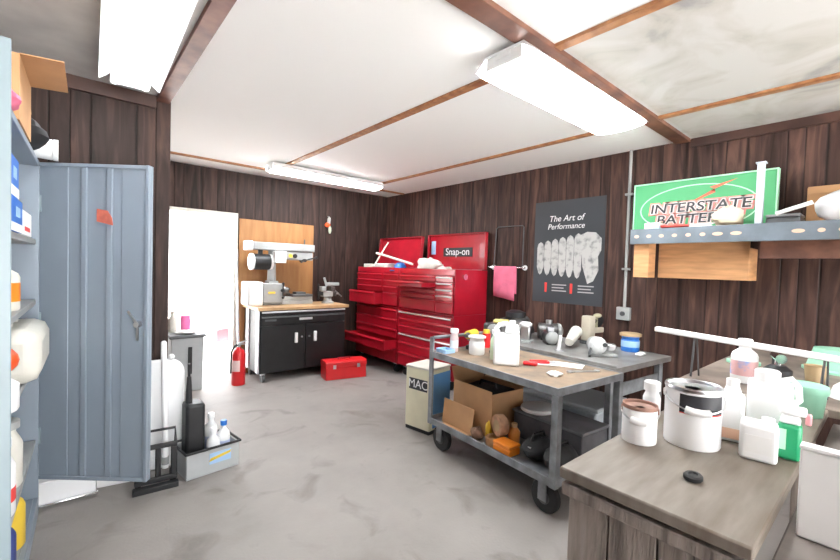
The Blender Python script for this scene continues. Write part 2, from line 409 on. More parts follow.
# ------------------------------------------------------------------ back wall: plywood, hanging tool
tag(MB().bx(1.66, 2.69, YB - .016, YB - .001, .001, 2.02).build('plywood_sheet', W_PLY, bev=.002), 'orange plywood sheet fixed to the back wall behind the milling machine', 'plywood')
t = thing('hanging_shears', 'small orange handled tool hanging high on the brown back wall', 'hand tool', (2.92, YB - .03, 2.05))
MB().prism([(-.025, .02), (.02, .02), (.028, .10), (0, .13), (-.022, .09)], -.012, .012, basis((1, 0, 0), (0, 0, 1), (0, 0, 0))).build('blade', GREYM, t, .003)
MB().ball((-.02, 0, 0), .04, sc=(1.1, .5, .9)).build('grip', ORED, t)
MB().ball((.02, 0, -.07), .032, sc=(.8, .5, 1.8)).build('pouch', mat('pale_sage', (.42, .47, .36), .7), t)
MB().cyl((0, .0, .11), (0, .03, .13), .006).build('nail', STEEL, t)

# ------------------------------------------------------------------ black workbench
BW, BD, BH = 1.19, .57, .92
t = thing('tool_workbench', 'black steel workbench with wooden top, standing under the milling machine', 'workbench', (2.315, 5.215, 0))
x0, x1, y0, y1 = -BW / 2, BW / 2, -BD / 2, BD / 2
MB().bx(x0 + .012, x1 - .012, y0 + .022, y1 - .005, .11, BH - .04).build('body', BLACK, t, .006)
MB().bx(x0 - .015, x1 + .03, y0 - .015, y1, BH - .04, BH).build('worktop', W_TOP, t, .005)
for k, (za, zb_) in enumerate(((.815, .872), (.70, .81))):
    d = MB().bx(x0 + .025, x1 - .025, y0, y0 + .022, za, zb_).build('drawer', BLACK, t, .004)
    MB().bx(x0 + .03, x1 - .03, y0 - .016, y0, zb_ - .022, zb_ - .004).build('handle', ALU if k == 0 else DGREY, d, .003)
    if k:
        MB().bx(-.09, .09, y0 - .008, y0, .745, .775).build('badge', ALU, d, .006)
        MB().bx(x0 + .07, x0 + .21, y0 - .006, y0, .748, .772).build('plate', DGREY, d, .004)
for s in (-1, 1):
    d = MB().bx(s * .004, s * (x1 - .025), y0, y0 + .022, .13, .69).build('door', BLACK, t, .004)
    MB().bx(s * .13 - .02, s * .13 + .02, y0 - .024, y0, .46, .59).build('handle', WHITE2, d, .008)
    MB().cyl((s * .05, y0 - .01, .53), (s * .05, y0, .53), .012, n=12).build('lock', STEEL, d)
for yy in (y0 + .05, y1 - .16):
    lab(MB().bx(x0 - .006, x0 + .012, yy - .045, yy + .045, .12, BH - .04).build('side_glare', ALU, t, .003), 'pale strip standing for daylight on the bench side')  # pale strips stand for doorway daylight on the shiny black side
for sx in (-1, 1):
    for sy in (-1, 1):
        c = MB().cyl((sx * .52 - .016, sy * .22, .045), (sx * .52 + .016, sy * .22, .045), .045).build('caster', DGREY, t)
        MB().bx(sx * .52 - .026, sx * .52 + .026, sy * .22 - .02, sy * .22 + .02, .085, .112).build('caster_fork', STEEL, c, .003)

# ------------------------------------------------------------------ milling machine on the workbench
t = thing('milling_machine', 'grey bench lathe and milling machine standing on the wooden topped black workbench', 'machine', (2.10, 5.27, BH + .001))
b = MB().bx(-.26, .0, -.13, .13, .03, .28).bx(-.24, -.02, -.10, .10, .0, .03); b.build('headstock', GREYM, t, .012)
MB().bx(-.45, -.262, -.14, .14, .0, .30).build('gear_cover', WHITE2, t, .02)
b = MB().bx(.0, .44, -.05, -.02, .05, .10).bx(.0, .44, .02, .05, .05, .10).bx(.0, .44, -.06, .06, .0, .05); b.build('lathe_bed', GREYM, t, .004)
lab(MB().bx(.14, .43, -.085, .085, .10, .13).bx(.2, .34, -.06, .06, .13, .16).build('carriage', DGREY, t, .005), 'dark carriage on the bed')
b = MB().cyl((.0, 0, .17), (.05, 0, .17), .085).cyl((.05, 0, .17), (.10, 0, .17), .06)
for a in range(3):
    g = a * 2.09; b.box((.11, .035 * math.cos(g), .17 + .035 * math.sin(g)), (.04, .022, .022))
b.build('chuck', GREASE, t)
MB().cyl((-.11, .0, .28), (-.11, .0, .70), .055, .045).bx(-.17, -.05, -.07, .07, .28, .31).build('column', GREYM, t)
MB().bx(-.37, .45, -.075, .075, .70, .80).build('overarm', GREYM, t, .012)
lab(MB().bx(-.45, -.371, -.08, .08, .69, .81).build('overarm_lit_end', WHITE2, t, .015), 'overarm end coloured white for the doorway daylight')  # daylight on the arm's door-side end, put into the colour
mo = MB().cyl((-.36, 0, .55), (-.15, 0, .55), .10).cyl((-.26, 0, .64), (-.26, 0, .70), .03)
mo.build('motor', BLACKP, t)
for xx in (-.385, -.15):
    MB().cyl((xx, 0, .55), (xx + .03, 0, .55), .105).build('motor_flange', WHITE2, t)
MB().bx(-.13, .02, -.16, -.056, .54, .69).build('control_box', WHITE2, t, .01)
MB().bx(.02, .43, -.06, .06, .585, .70).build('quill_head', GREYM, t, .012)
MB().cyl((.11, -.075, .64), (.11, -.06, .64), .024).build('dial', YEL, t)
MB().cyl((.17, -.08, .64), (.17, -.06, .64), .028).build('knob', BLACKP, t)
b = MB().cyl((.30, -.10, .585), (.30, .04, .585), .022).tube([(.30, -.09, .585), (.38, -.1, .61), (.46, -.1, .63)], .009).tube([(.30, -.09, .585), (.24, -.1, .555)], .009)
b.ball((.46, -.1, .63), .018); b.build('feed_lever', BLACKP, t)
b = MB().cyl((-.02, -.13, .19), (-.02, -.17, .19), .02).tube([(-.02, -.165, .10), (-.02, -.165, .28)], .008).ball((-.02, -.165, .28), .016).ball((-.02, -.165, .1), .016)
b.build('speed_lever', BLACKP, t)
MB().bx(-.20, -.11, -.136, -.13, .15, .175).build('nameplate', YEL, t, .001)
MB().cyl((.33, 0, .80), (.33, 0, .87), .008).build('vent_pin', DGREY, t)

# bench vise
t = thing('bench_vise', 'grey bench vise with long handle at the end of the wooden bench top', 'vise', (2.755, 5.19, BH + .001))
MB().lathe([(.085, 0), (.085, .02), (.055, .035), (.05, .08), (.06, .09)]).build('base', GREYM, t)
b = MB().bx(-.09, .06, -.045, .045, .09, .17).bx(-.12, -.05, -.06, .06, .17, .235); b.build('body', GREYM, t, .01)
b = MB().bx(.062, .12, -.04, .04, .10, .165).bx(.02, .085, -.06, .06, .17, .235); b.build('sliding_jaw', GREASE, t, .008)
MB().cyl((.12, 0, .135), (.17, 0, .135), .014).tube([(.165, -.09, .10), (.165, .09, .17)], .008).build('screw_handle', STEEL, t)
b = MB().bx(-.03, .17, -.02, .02, .245, .29).cyl((-.02, 0, .235), (-.06, 0, .36), .016); b.build('pivot_arm', GREYM, t, .008)
b = MB().cyl((-.15, -.02, .06), (-.15, -.02, .27), .013).bx(-.165, -.09, -.04, .0, .11, .16); b.build('guide_post', BLACKP, t)

# extinguisher and pole by the door
t = thing('fire_extinguisher', 'red fire extinguisher standing on the floor between doorway and black workbench', 'fire extinguisher', (1.535, 5.06, 0))
MB().lathe([(.07, 0), (.076, .01), (.076, .36), (.06, .41), (.03, .435), (.022, .45)]).build('cylinder', REDB, t)
v = []; f = []
for i in range(9):
    a = math.pi * (1.05 + .42 * i / 8)
    v += [(.0775 * math.cos(a), .0775 * math.sin(a), .17), (.0775 * math.cos(a), .0775 * math.sin(a), .30)]
MB()._add(v, [(2 * i, 2 * i + 2, 2 * i + 3, 2 * i + 1) for i in range(8)]).build('label_band', mat('faded_label', (.85, .62, .60), .5), t)
b = MB().cyl((0, 0, .45), (0, 0, .49), .02).box((.04, 0, .505), (.12, .022, .014), (0, -.25, 0)).box((.04, 0, .48), (.10, .022, .012)); b.build('valve', STEEL, t)
MB().tube([(0, 0, .475), (-.05, -.02, .47), (-.088, -.02, .40), (-.092, -.02, .25), (-.09, -.02, .15)], .011).build('hose', RUBBER, t)
t = thing('metal_pole', 'pale metal pole leaning against the plywood beside the milling machine', 'pole', (1.60, 5.26, 0))
MB().tube([(0, 0, .02), (.028, .258, 1.62)], .014).build('shaft', ALU, t); MB().cyl((0, 0, 0), (0.0006, .006, .06), .02).build('foot', RUBBER, t)

# red toolbox on the floor
t = thing('toolbox', 'bright red metal toolbox on the concrete floor in front of the black workbench', 'toolbox', (2.735, 4.67, 0), R(-11))
MB().bx(-.27, .27, -.115, .115, .0, .16).build('body', REDB, t, .006)
b = MB(); b.prism([(-.12, .162), (.12, .162), (.12, .215), (.085, .235), (-.085, .235), (-.12, .215)], -.275, .275, basis((0, 1, 0), (0, 0, 1), (0, 0, 0))); b.build('lid', REDB, t, .004)
b = MB().tube([(-.08, 0, .236), (-.075, 0, .255), (.075, 0, .255), (.08, 0, .236)], .008); b.build('handle', RED2, t)
for xx in (-.16, .16): MB().bx(xx - .02, xx + .02, -.126, -.1205, .14, .19).build('latch', STEEL, t, .003)

# ------------------------------------------------------------------ red tool cabinets and chests (fronts face -X)
def drawer_part(parent, y0, y1, z0, z1, pull=0.0, depth=.38, pullmat=None, w=1.0, stuff=False):
    b = MB().bx(-pull - .018, -pull, y0 + .006, y1 - .006, z0 + .004, z1 - .004)
    if pull > .02:
        b.bx(-pull, depth - pull, y0 + .02, y0 + .026, z0 + .006, z1 - .02).bx(-pull, depth - pull, y1 - .026, y1 - .02, z0 + .006, z1 - .02).bx(-pull, depth - pull, y0 + .026, y1 - .026, z0 + .006, z0 + .012)
    d = b.build('drawer', RED, parent, .003)
    b = MB(); b.prism([(0, 0), (-.016, -.003), (-.02, .006), (-.016, .016), (0, .019)], y0 + .02, y1 - .02, basis((1, 0, 0), (0, 0, 1), (-pull - .018, 0, z1 - .03)))
    # the prism runs along -Y of its basis: mirror it back into the drawer
    for v in b.bm.verts: v.co.y = (y0 + y1) - (v.co.y + (y0 + y1)) if False else -v.co.y
    h = b.build('drawer_pull', pullmat or RED, d)
    return d
def cabinet_unit(loc, y0, y1, depth, zt, label, rows, cols, pulls, castered=True):
    t = thing('rolling_tool_cabinet' if castered else 'tool_chest', label, 'tool cabinet' if castered else 'tool chest', loc)
    z0 = .13 if castered else 0.0
    th = .012
    b = MB().bx(0, depth, y0, y0 + th, z0, zt).bx(0, depth, y1 - th, y1, z0, zt).bx(depth - th, depth, y0 + th, y1 - th, z0, zt).bx(0.02, depth - th, y0 + th, y1 - th, z0, z0 + th)
    if castered: b.bx(0, depth - th, y0 + th, y1 - th, zt - th, zt)
    else: b.bx(.0, depth - th, y0 + th, y1 - th, zt - .075, zt - .068).bx(0, .012, y0 + th, y1 - th, zt - .068, zt)
    b.build('carcass', RED, t, .003)
    MB().bx(.03, .036, y0 + th, y1 - th, z0 + th, zt - (th if castered else .076)).build('inner_panel', RED2, t)
    ys = [y0 + .012 + (y1 - y0 - .024) * c for c in cols]
    H_ = zt - z0 - .04 - (0 if castered else .06)
    z = z0 + .02; tot = sum(rows)
    for ri, r_ in enumerate(rows):
        hh = H_ * r_ / tot
        for ci in range(len(ys) - 1):
            p, pm = pulls.get((ri, ci), (0.0, None))
            drawer_part(t, ys[ci], ys[ci + 1], z, z + hh, p, depth - .06, pm)
        z += hh
    if castered:
        for xx in (.08, depth - .08):
            for yy in (y0 + .10, y1 - .10):
                c = MB().cyl((xx, yy - .018, .055), (xx, yy + .018, .055), .055).build('caster', RUBBER, t)
                MB().bx(xx - .04, xx + .04, yy - .03, yy + .03, .112, .13).bx(xx - .012, xx + .012, yy + .02, yy + .026, .05, .112).build('caster_plate', STEEL, c)
    return t
# cabinets: origin at the front face
PW = mat('bright_drawer_pull', (.78, .74, .74), .22, .6)
cabinet_unit((3.40, 0, 0), 4.39, 5.44, .40, .90, 'red rolling tool cabinet in the corner, nearer the black workbench, one low drawer pulled out', [2.2, 1.8, 1.6, 1.6, 1.6], [0, 1], {(1, 0): (.20, None)})
cabinet_unit((3.40, 0, 0), 3.335, 4.375, .57, .90, 'red rolling tool cabinet on the side nearer the poster, all drawers shut', [2.0, 1.5, 1.2, 1.2, 1.0, 1.0], [0, 1], {(5, 0): (0, PW), (2, 0): (0, PW)})
lc = cabinet_unit((3.40, 0, .901), 4.39, 5.44, .40, .545, 'red top chest in the corner with open lid, standing on the corner cabinet', [2.1, 1, 1, 1], [0, .34, 1], {(0, 1): (.14, None)}, False)
rc = cabinet_unit((3.40, 0, .901), 3.335, 4.375, .57, .545, 'red top chest with open badge lid, standing on the cabinet nearer the poster', [2.0, 1, 1, 1, 1], [0, .30, 1], {(1, 0): (0, PW), (2, 0): (0, PW), (3, 0): (0, PW), (4, 0): (0, PW), (3, 1): (.22, None)}, False)
def lid(parent, y0, y1, xh, h, tilt, badge):
    # an upright shallow tray hinged at the back edge of its chest
    c, s = math.cos(tilt), math.sin(tilt)
    m = Matrix.Translation((xh, 0, .55)) @ Matrix.Rotation(tilt, 4, 'Y')
    b = MB()
    for (a0, a1, b0, b1, d0, d1) in ((-.01, 0, y0, y1, 0, h), (-.05, -.01, y0, y0 + .012, 0, h), (-.05, -.01, y1 - .012, y1, 0, h), (-.05, -.01, y0, y1, h - .012, h), (-.05, -.01, y0, y1, 0, .012)):
        b.bx(a0, a1, b0, b1, d0, d1)
    for v in b.bm.verts: v.co = m @ v.co
    l = b.build('lid', RED, parent, .003)
    if badge:
        yc = (y0 + y1) / 2 - .03
        bb = MB().bx(-.016, -.0105, yc - .27, yc + .27, .17, .29)
        for v in bb.bm.verts: v.co = m @ v.co
        bb.build('badge', TEXTK, l, .002)
        text_mesh('lettering', 'Snap-on', .135, m @ basis((0, -1, 0), (0, 0, 1), (-.0175, yc, .232)), TEXTW, l, .001, xs=1.02)
        k = MB().bx(-.016, -.0105, y1 - .14, y1 - .05, .20, .39)
        for v in k.bm.verts: v.co = m @ v.co
        k.build('sticker', PALEBLUE, l)
    k = MB().cyl((-.03, y0 + .06, .0), (-.03, y1 - .06, .0), .01)
    for v in k.bm.verts: v.co = m @ v.co
    k.build('hinge', STEEL, l)
    return l
lid(lc, 4.40, 5.43, .40, .45, R(5), False)
lid(rc, 3.345, 4.43, .57, .475, R(0.5), True)
MB().cyl((.16, 3.318, .46), (.16, 3.3345, .46), .035).build('side_knob', CHROME, rc)

def simple(name, label, cat, loc, parts, rz=0.0, group=None):
    """parts: list of (part name, MB, material, bevel[, label]); one part -> a single mesh object"""
    if len(parts) == 1:
        p = parts[0]; o = p[1].build(name, p[2], None, p[3], loc, rz); return tag(o, label, cat, group)
    t = thing(name, label, cat, loc, rz, group)
    for p in parts:
        o = p[1].build(p[0], p[2], t, p[3])
        if len(p) > 4: lab(o, p[4])
    return t
TZ = 1.380  # tray level inside the open chests
simple('wooden_stick', 'long pale stick lying across the open red top chests', 'stick', (0, 0, 0), [('stick', MB().tube([(3.47, 5.05, 1.655), (3.50, 4.24, 1.50)], .017, 10), OFFW, 0)])
simple('paint_roller_pole', 'thin pale pole leaning from the corner chest up against its lid', 'pole', (0, 0, 0), [('pole', MB().tube([(3.45, 5.09, 1.452), (3.60, 5.09, 1.68), (3.70, 5.08, 1.83)], .012, 10), OFFW, 0)])
simple('parts_tray', 'white parts tray in the corner chest, nearest the back wall', 'tray', (3.56, 5.24, TZ), [('tray', MB().bx(-.11, .11, -.12, .12, 0, .012).bx(-.11, .11, -.12, -.11, .012, .115).bx(-.11, .11, .11, .12, .012, .115).bx(-.11, -.10, -.11, .11, .012, .115).bx(.1, .11, -.11, .11, .012, .115), OFFW, .003), ('dividers', MB().bx(-.1, .1, -.04, -.034, .012, .09).bx(-.1, .1, .04, .046, .012, .09), DGREY, 0)])
simple('socket_case', 'grey flat case in the corner chest beside the white tray', 'case', (3.55, 4.90, TZ), [('shell', MB().bx(-.1, .1, -.15, .15, 0, .06), GREYM, .01), ('lid', MB().bx(-.1, .1, -.15, .15, .062, .125), OFFW, .01), ('handle', MB().tube([(-.10, -.05, .06), (-.125, -.05, .06), (-.125, .05, .06), (-.10, .05, .06)], .008), BLACKP, 0)])
simple('blue_hat', 'blue cap lying in the corner chest beside the white rag', 'cap', (3.54, 4.56, TZ), [('crown', MB().lathe([(.085, 0), (.088, .05), (.08, .1), (.05, .135), (.01, .15)], sx=1, sy=1.1), BLUE, 0), ('brim', MB().prism([(-.09, -.07), (-.15, -.05), (-.17, 0), (-.15, .05), (-.09, .07)], .02, .035), NAVY, .003)])
simple('white_rag', 'crumpled white rag heaped on the chest nearer the poster', 'rag', (3.56, 3.98, TZ), [('rag', MB().lump((0, 0, .10), (.24, .42, .20), 3, .22), CLOTHW, 0)])
simple('work_glove', 'pale yellow glove lying beside the white rag on the red chest', 'glove', (3.50, 3.66, TZ), [('palm', MB().lump((0, 0, .05), (.11, .15, .10), 5, .12), CLOTHW, 0), ('cuff', MB().lathe([(.045, 0), (.05, .06)], (0.0, -.06, .05), axis=(0, -1, 0)), OFFW, 0)])

# ------------------------------------------------------------------ right-hand wall: towel rail, poster, conduit
t = thing('towel_rail', 'metal wall rail and wire frame on the brown wall between red chest and poster', 'towel rail', (XR, 3.04, 1.49))
MB().cyl((-.05, -.27, 0), (-.05, .25, 0), .009).build('rod', CHROME, t)
for yy in (-.24, .22):
    MB().cyl((-.05, yy, 0), (-.002, yy, 0), .016).cyl((-.010, yy, 0), (-.001, yy, 0), .03).build('bracket', WHITE2, t)
MB().tube([(-.03, .20, 0.0), (-.012, .19, .47), (-.012, .16, .49), (-.012, -.19, .49), (-.012, -.21, .47), (-.03, -.22, 0.0)], .006).build('wire_frame', DGREY, t)
t = thing('pink_towel', 'pink towel hanging over the wall rail beside the poster', 'towel', (XR - .05, 3.05, 1.49))
b = MB(); NV = 14; NU = 12; v = []; f = []
prof = [(-.018, -.37), (-.021, -.30), (-.02, -.2), (-.018, -.1), (-.015, 0), (-.008, .013), (.004, .015), (.014, .004), (.017, -.08), (.02, -.2), (.022, -.29)]
for i, (px_, pz) in enumerate(prof):
    for j in range(NU + 1):
        u_ = j / NU; y_ = -.155 + .31 * u_
        v.append((px_ - .007 * math.sin(u_ * 14 + pz * 5) * min(1, abs(pz) * 6), y_ * (1 - .05 * abs(pz)) , pz + (.04 * (u_ - .5) if pz < -.25 else 0)))
for i in range(len(prof) - 1):
    for j in range(NU): f.append((i * (NU + 1) + j, i * (NU + 1) + j + 1, (i + 1) * (NU + 1) + j + 1, (i + 1) * (NU + 1) + j))
b._add(v, f); o = b.build('cloth', PINK, t); so = o.modifiers.new('thick', 'SOLIDIFY'); so.thickness = .004
t = thing('engine_poster', 'charcoal poster with white lettering and pale engine picture on the brown wall', 'poster', (XR, 2.285, 1.12))
MB().bx(-.007, -.001, -.40, .40, 0, 1.10).build('sheet', POSTER, t)
PB = lambda y, z, d=-.0075: basis((0, -1, 0), (0, 0, 1), (d, y, z))
text_mesh('lettering', 'The Art of', .092, PB(.02, .905) @ Matrix(((1, .22, 0, 0), (0, 1, 0, 0), (0, 0, 1, 0), (0, 0, 0, 1))), TEXTW, t, .0003)
text_mesh('lettering', 'Performance', .082, PB(.02, .82) @ Matrix(((1, .22, 0, 0), (0, 1, 0, 0), (0, 0, 1, 0), (0, 0, 0, 1))), TEXTW, t, .0003)
b = MB()
for k in range(6):
    yc = .315 - k * .088; zt_ = .65 + k * .016; zb2 = .30 - k * .006; w_ = .042
    poly = [(-w_, zb2 + .09), (-w_ * .5, zb2 + .02), (0, zb2), (w_ * .5, zb2 + .02), (w_, zb2 + .09), (w_, zt_ - .05), (w_ * .7, zt_ - .01), (0, zt_ + .01), (-w_ * .7, zt_ - .01), (-w_, zt_ - .05)]
    b.prism(poly, 0, .0014, PB(yc, 0, -.0072))
poly = [(.0, .22), (.06, .25), (.11, .36), (.10, .5), (.13, .56), (.13, .68), (.07, .74), (-.02, .75), (-.09, .72), (-.06, .4)]
b.prism(poly, 0, .0012, PB(-.24, 0, -.0073)); b.build('engine_picture', ENGINE, t)
for yc in (.20, -.10):
    for k in range(3): MB().prism([(-.0, 0), (.17 - .03 * (k % 2), 0), (.17 - .03 * (k % 2), .011), (0, .011)], 0, .001, PB(yc - .04, .19 - k * .032, -.0072)).build('caption_line', mat('caption_grey', (.45, .45, .45), .6), t)
for yc in (.235, -.065): MB().prism([(-.012, .11), (.012, .11), (.014, .215), (-.014, .215)], 0, .001, PB(yc, 0, -.0072)).build('red_mark', TEXTR, t)
t = thing('electrical_conduit', 'grey metal conduit running down the brown wall to an outlet box', 'conduit', (XR, 1.665, 0))
MB().cyl((-.018, 0, 1.14), (-.018, 0, ZC), .0135, n=12).build('pipe', GREYM, t)
MB().bx(-.055, -.001, -.06, .06, 1.02, 1.14).build('outlet_box', GREYM, t, .006)
MB().cyl((-.062, 0, 1.08), (-.055, 0, 1.08), .022).build('socket', DGREY, t)
for zz in (1.5, 2.2): MB().bx(-.034, -.001, -.035, .035, zz - .01, zz + .01).build('clamp', GREYM, t, .003)

# ------------------------------------------------------------------ steel shelf
SX0, SY0, SY1, SZ0, SZ1 = 3.46, -1.4, 1.425, 1.696, 1.814
t = thing('steel_shelf', 'long steel edged shelf on the wall carrying the green sign', 'shelf', (0, 0, 0))
b = MB().bx(SX0, SX0 + .012, SY0, SY1, SZ0, SZ1).bx(SX0 + .012, SX0 + .05, SY0, SY1, SZ1 - .01, SZ1).bx(SX0 + .012, XR - .03, SY1 - .012, SY1, SZ0, SZ1 - .01)
SLOT = mat('bare_wood_in_slots', (.55, .38, .28), .6)
b.build('front_rail', mat('blue_grey_steel', (.16, .19, .22), .45, .3, var=.3, vscale=6), t, .002)
b = MB(); y_ = SY1 - .05; k = 0
while y_ > SY0 + .1:
    if k % 11 not in (8, 9):
        wS = .018 if k % 11 < 6 else .032
        poly = [(wS * math.cos(a) , .013 * math.sin(a)) for a in [2 * math.pi * i / 14 for i in range(14)]]
        b.prism(poly, 0, .0015, basis((0, -1, 0), (0, 0, 1), (SX0 - .0002, y_, (SZ0 + SZ1) / 2)))
    y_ -= .09 if k % 11 < 6 else .105; k += 1
b.build('rail_slots', SLOT, t)
MB().bx(SX0 + .014, XR - .001, SY0, SY1 - .013, SZ1 - .035, SZ1 - .011).build('deck', W_BEAM, t)
MB().bx(3.60, 3.64, SY0, .62, 1.588, SZ1 - .036).build('wood_apron', W_BEAM, t)
for yy in (-.9, .1):
    b = MB().bx(3.65, XR - .001, yy - .02, yy + .02, SZ1 - .075, SZ1 - .036); b.prism([(0, 0), (-.035, 0), (-.34, .255), (-.30, .255)], -.012, .012, basis((1, 0, 0), (0, 0, 1), (XR - .002, yy, SZ1 - .33)))
    b.build('bracket', W_BEAM, t)
lab(MB().bx(3.60, 3.64, .62, .66, SZ1, 2.240).bx(3.59, 3.65, .612, .668, 2.2405, 2.25).build('upright_post', mat('pale_blue_white_paint', (.50, .55, .62), .4), t, .002), 'pale upright post standing on the shelf')
simple('wooden_crate', 'pale orange wood crate fixed under the near end of the steel edged shelf', 'crate', (3.74, 1.15, 1.43),
       [('end_block', MB().bx(-.22, -.08, .15, .265, 0, .346), W_BOX, .003), ('side_board', MB().bx(-.02, .0, -.45, .149, 0, .346), W_BOX, .003), ('end_board', MB().bx(0, .25, .13, .149, 0, .24), W_BOX, .003), ('end_board', MB().bx(.0, .25, -.45, -.43, 0, .24), W_BOX, .003), ('bottom_board', MB().bx(.0, .25, -.43, .13, 0, .015), W_BOX, .002)])
# sign
t = thing('battery_sign', 'green battery shop sign leaning on the wall at the back of the shelf', 'sign', (3.90, 1.082, SZ1))
MB().bx(-.02, .03, -.487, .487, 0.0, .43).build('panel', GREEN, t, .004)
fr = MB().bx(-.026, .034, -.497, -.487, 0, .44).bx(-.026, .034, .487, .497, 0, .44).bx(-.026, .034, -.487, .487, .43, .44); fr.build('frame', TEXTG, t, .001)
SB = lambda y, z, d: basis((0, -1, 0), (0, 0, 1), (d, y, z))
b = MB(); n = 40
for (rx, rz_, wd) in ((.42, .19, .006),):
    o_ = [(rx * math.cos(2 * math.pi * i / n), rz_ * math.sin(2 * math.pi * i / n)) for i in range(n)]
    v = [(x, y, 0) for x, y in o_] + [(x * .975, y * .95, 0) for x, y in o_]
    b._add(v, [(i, (i + 1) % n, n + (i + 1) % n, n + i) for i in range(n)], 0, SB(.02, .20, -.0206))
b.build('oval_line', TEXTG, t)
MB().prism([(-.18, -.06), (.06, .04), (.03, .055), (.20, .13), (.02, .085), (.05, .065)], 0, .001, SB(-.06, .27, -.0206)).build('swoosh', mat('printed_orange_red', (.80, .16, .08), .5), t)
for body, z, sz in (('INTERSTATE', .205, .108), ('BATTERIES', .108, .108)):
    sh = Matrix(((1, .12, 0, 0), (0, 1, 0, 0), (0, 0, 1, 0), (0, 0, 0, 1)))
    text_mesh('lettering_glow', body, sz, SB(.0, z, -.0222) @ sh, mat('printed_salmon', (.80, .30, .27), .6), t, .0004, .018, xs=1.17)
    text_mesh('lettering_outline', body, sz, SB(.0, z, -.0237) @ sh, TEXTP, t, .0004, .008, xs=1.17)
    text_mesh('lettering', body, sz, SB(.0, z, -.0257) @ sh, TEXTK, t, .0004, .0015, xs=1.17)
# things on the shelf
ZS = SZ1 + .001
simple('paper_bag', 'crumpled cream paper bag on the shelf in front of the green sign', 'bag', (3.68, .83, ZS), [('bag', MB().lump((0, 0, .075), (.15, .19, .15), 11, .2), mat('cream_paper', (.82, .74, .55), .8, var=.1), 0)])
simple('red_rag', 'red rag lying low on the shelf edge below the sign lettering', 'rag', (3.56, 1.145, ZS), [('rag', MB().lump((0, 0, .018), (.09, .22, .036), 12, .15), mat('red_rag', (.75, .10, .08), .85), 0)])
simple('folded_paper', 'folded white paper sheet on the shelf beside the red rag', 'paper', (3.545, .95, ZS), [('sheet', MB().bx(-.06, .05, -.07, .07, 0, .006).box((-.01, 0, .022), (.10, .14, .004), (0, -.2, 0)), PAPER, 0)])
simple('white_carton', 'low white and blue carton on the far end of the shelf', 'carton', (3.56, 1.28, ZS), [('carton', MB().bx(-.05, .06, -.05, .06, 0, .05), PAPER, .003), ('print', MB().bx(-.052, -.0502, -.05, .0, .005, .045), PALEBLUE, 0)])
simple('plastic_bag', 'big white plastic bag slumped on the shelf past the upright post', 'bag', (3.69, .16, ZS), [('bag', MB().lump((0, 0, .11), (.28, .42, .22), 21, .12), WHITE, 0)])
simple('long_handle', 'white stick lying on the shelf with its end against the plastic bag', 'stick', (0, 0, 0), [('stick', MB().tube([(3.62, .55, ZS + .075), (3.59, .37, ZS + .13)], .014, 10), WHITE, 0)])
simple('tool_case', 'flat dark tool case on the shelf beside the upright post', 'case', (3.74, .52, ZS), [('shell', MB().bx(-.09, .1, -.09, .09, 0, .055), DGREY, .01), ('lid', MB().bx(-.09, .1, -.09, .09, .056, .075), mat('mid_grey_plastic', (.3, .31, .33), .5), .006)])
simple('cardboard_box', 'brown cardboard box standing against the wall on the shelf, behind the plastic bag', 'box', (3.93, .25, ZS), [('box', MB().bx(-.05, .06, -.17, .18, 0, .27), CARD, .003), ('flap', MB().box((-.056, 0.005, .25), (.006, .34, .05)), CARD, 0)])

# ------------------------------------------------------------------ grey open cabinet on the left
t = thing('storage_cabinet', 'tall grey steel storage cabinet with open doors against the wall', 'cabinet', (-.145, 2.50, 0), R(-1.7))
# local: front face at x=0, runs y -.61..+.61, depth to x=-.60
CH = 1.975
b = MB().bx(-.60, 0, .59, .61, .0, CH).bx(-.60, 0, -.61, -.59, .0, CH).bx(-.60, -.585, -.59, .59, 0, CH).bx(-.585, 0, -.59, .59, CH - .03, CH).bx(-.585, -.02, -.59, .59, .08, .10)
b.bx(-.02, 0, -.59, .59, .0, .10)
b.build('body', CABG, t, .003)
for zz in (1.545, 1.215, .87, .43):
    MB().bx(-.58, -.012, -.585, .585, zz - .028, zz).build('shelf', mat('shelf_edge_grey', (.36, .37, .37), .5, var=.1), t, .003)
# far door, swung open towards the room
dw = .615
d = MB()
ang = math.atan2(2.70 - 3.11, .36 + .125)   # world direction of the open leaf
ang_l = ang - R(-1.7)
m = Matrix.Translation((.002, .613, 0)) @ Matrix.Rotation(ang_l, 4, 'Z')
for (a0, a1, b0, b1, z0, z1) in ((0, dw, 0, .018, .20, 1.97), (0, .16, -.006, 0, .20, 1.97), (dw - .16, dw, -.006, 0, .20, 1.97), (dw - .02, dw, -.022, -.006, .20, 1.97), (.235, .265, -.012, 0, .21, 1.96), (.375, .405, -.012, 0, .21, 1.96), (.0, dw, -.018, -.006, 1.95, 1.97), (.0, dw, -.018, -.006, .20, .22)):
    d.bx(a0, a1, b0, b1, z0, z1)
for v in d.bm.verts: v.co = m @ v.co
dd = d.build('door', CABG, t, .004)
k = MB().bx(.50, .60, -.035, -.02, 1.08, 1.16).cyl((.56, -.05, 1.09), (.56, -.02, 1.09), .018).tube([(.50, -.03, 1.17), (.56, -.05, 1.09)], .008)
k = MB().cyl((.56, -.035, 1.09), (.56, -.005, 1.09), .016).tube([(.50, -.014, 1.16), (.56, -.02, 1.09), (.555, -.016, 1.0)], .007)
for v in k.bm.verts: v.co = m @ v.co
k.build('latch', STEEL, dd)
k = MB().prism([(0, 0), (.09, -.02), (.085, .02), (.06, .06), (.0, .07)], 0, .0014, basis((1, 0, 0), (0, 0, 1), (.325, -.0135, 1.655)))
for v in k.bm.verts: v.co.y = -.0125 + (v.co.y + .0135) * -1 if False else v.co.y
for v in k.bm.verts: v.co = m @ v.co
lab(k.build('sticker', mat('faded_red_sticker', (.62, .16, .11), .6, var=.2, vscale=30), dd), 'faded red sticker on the door')
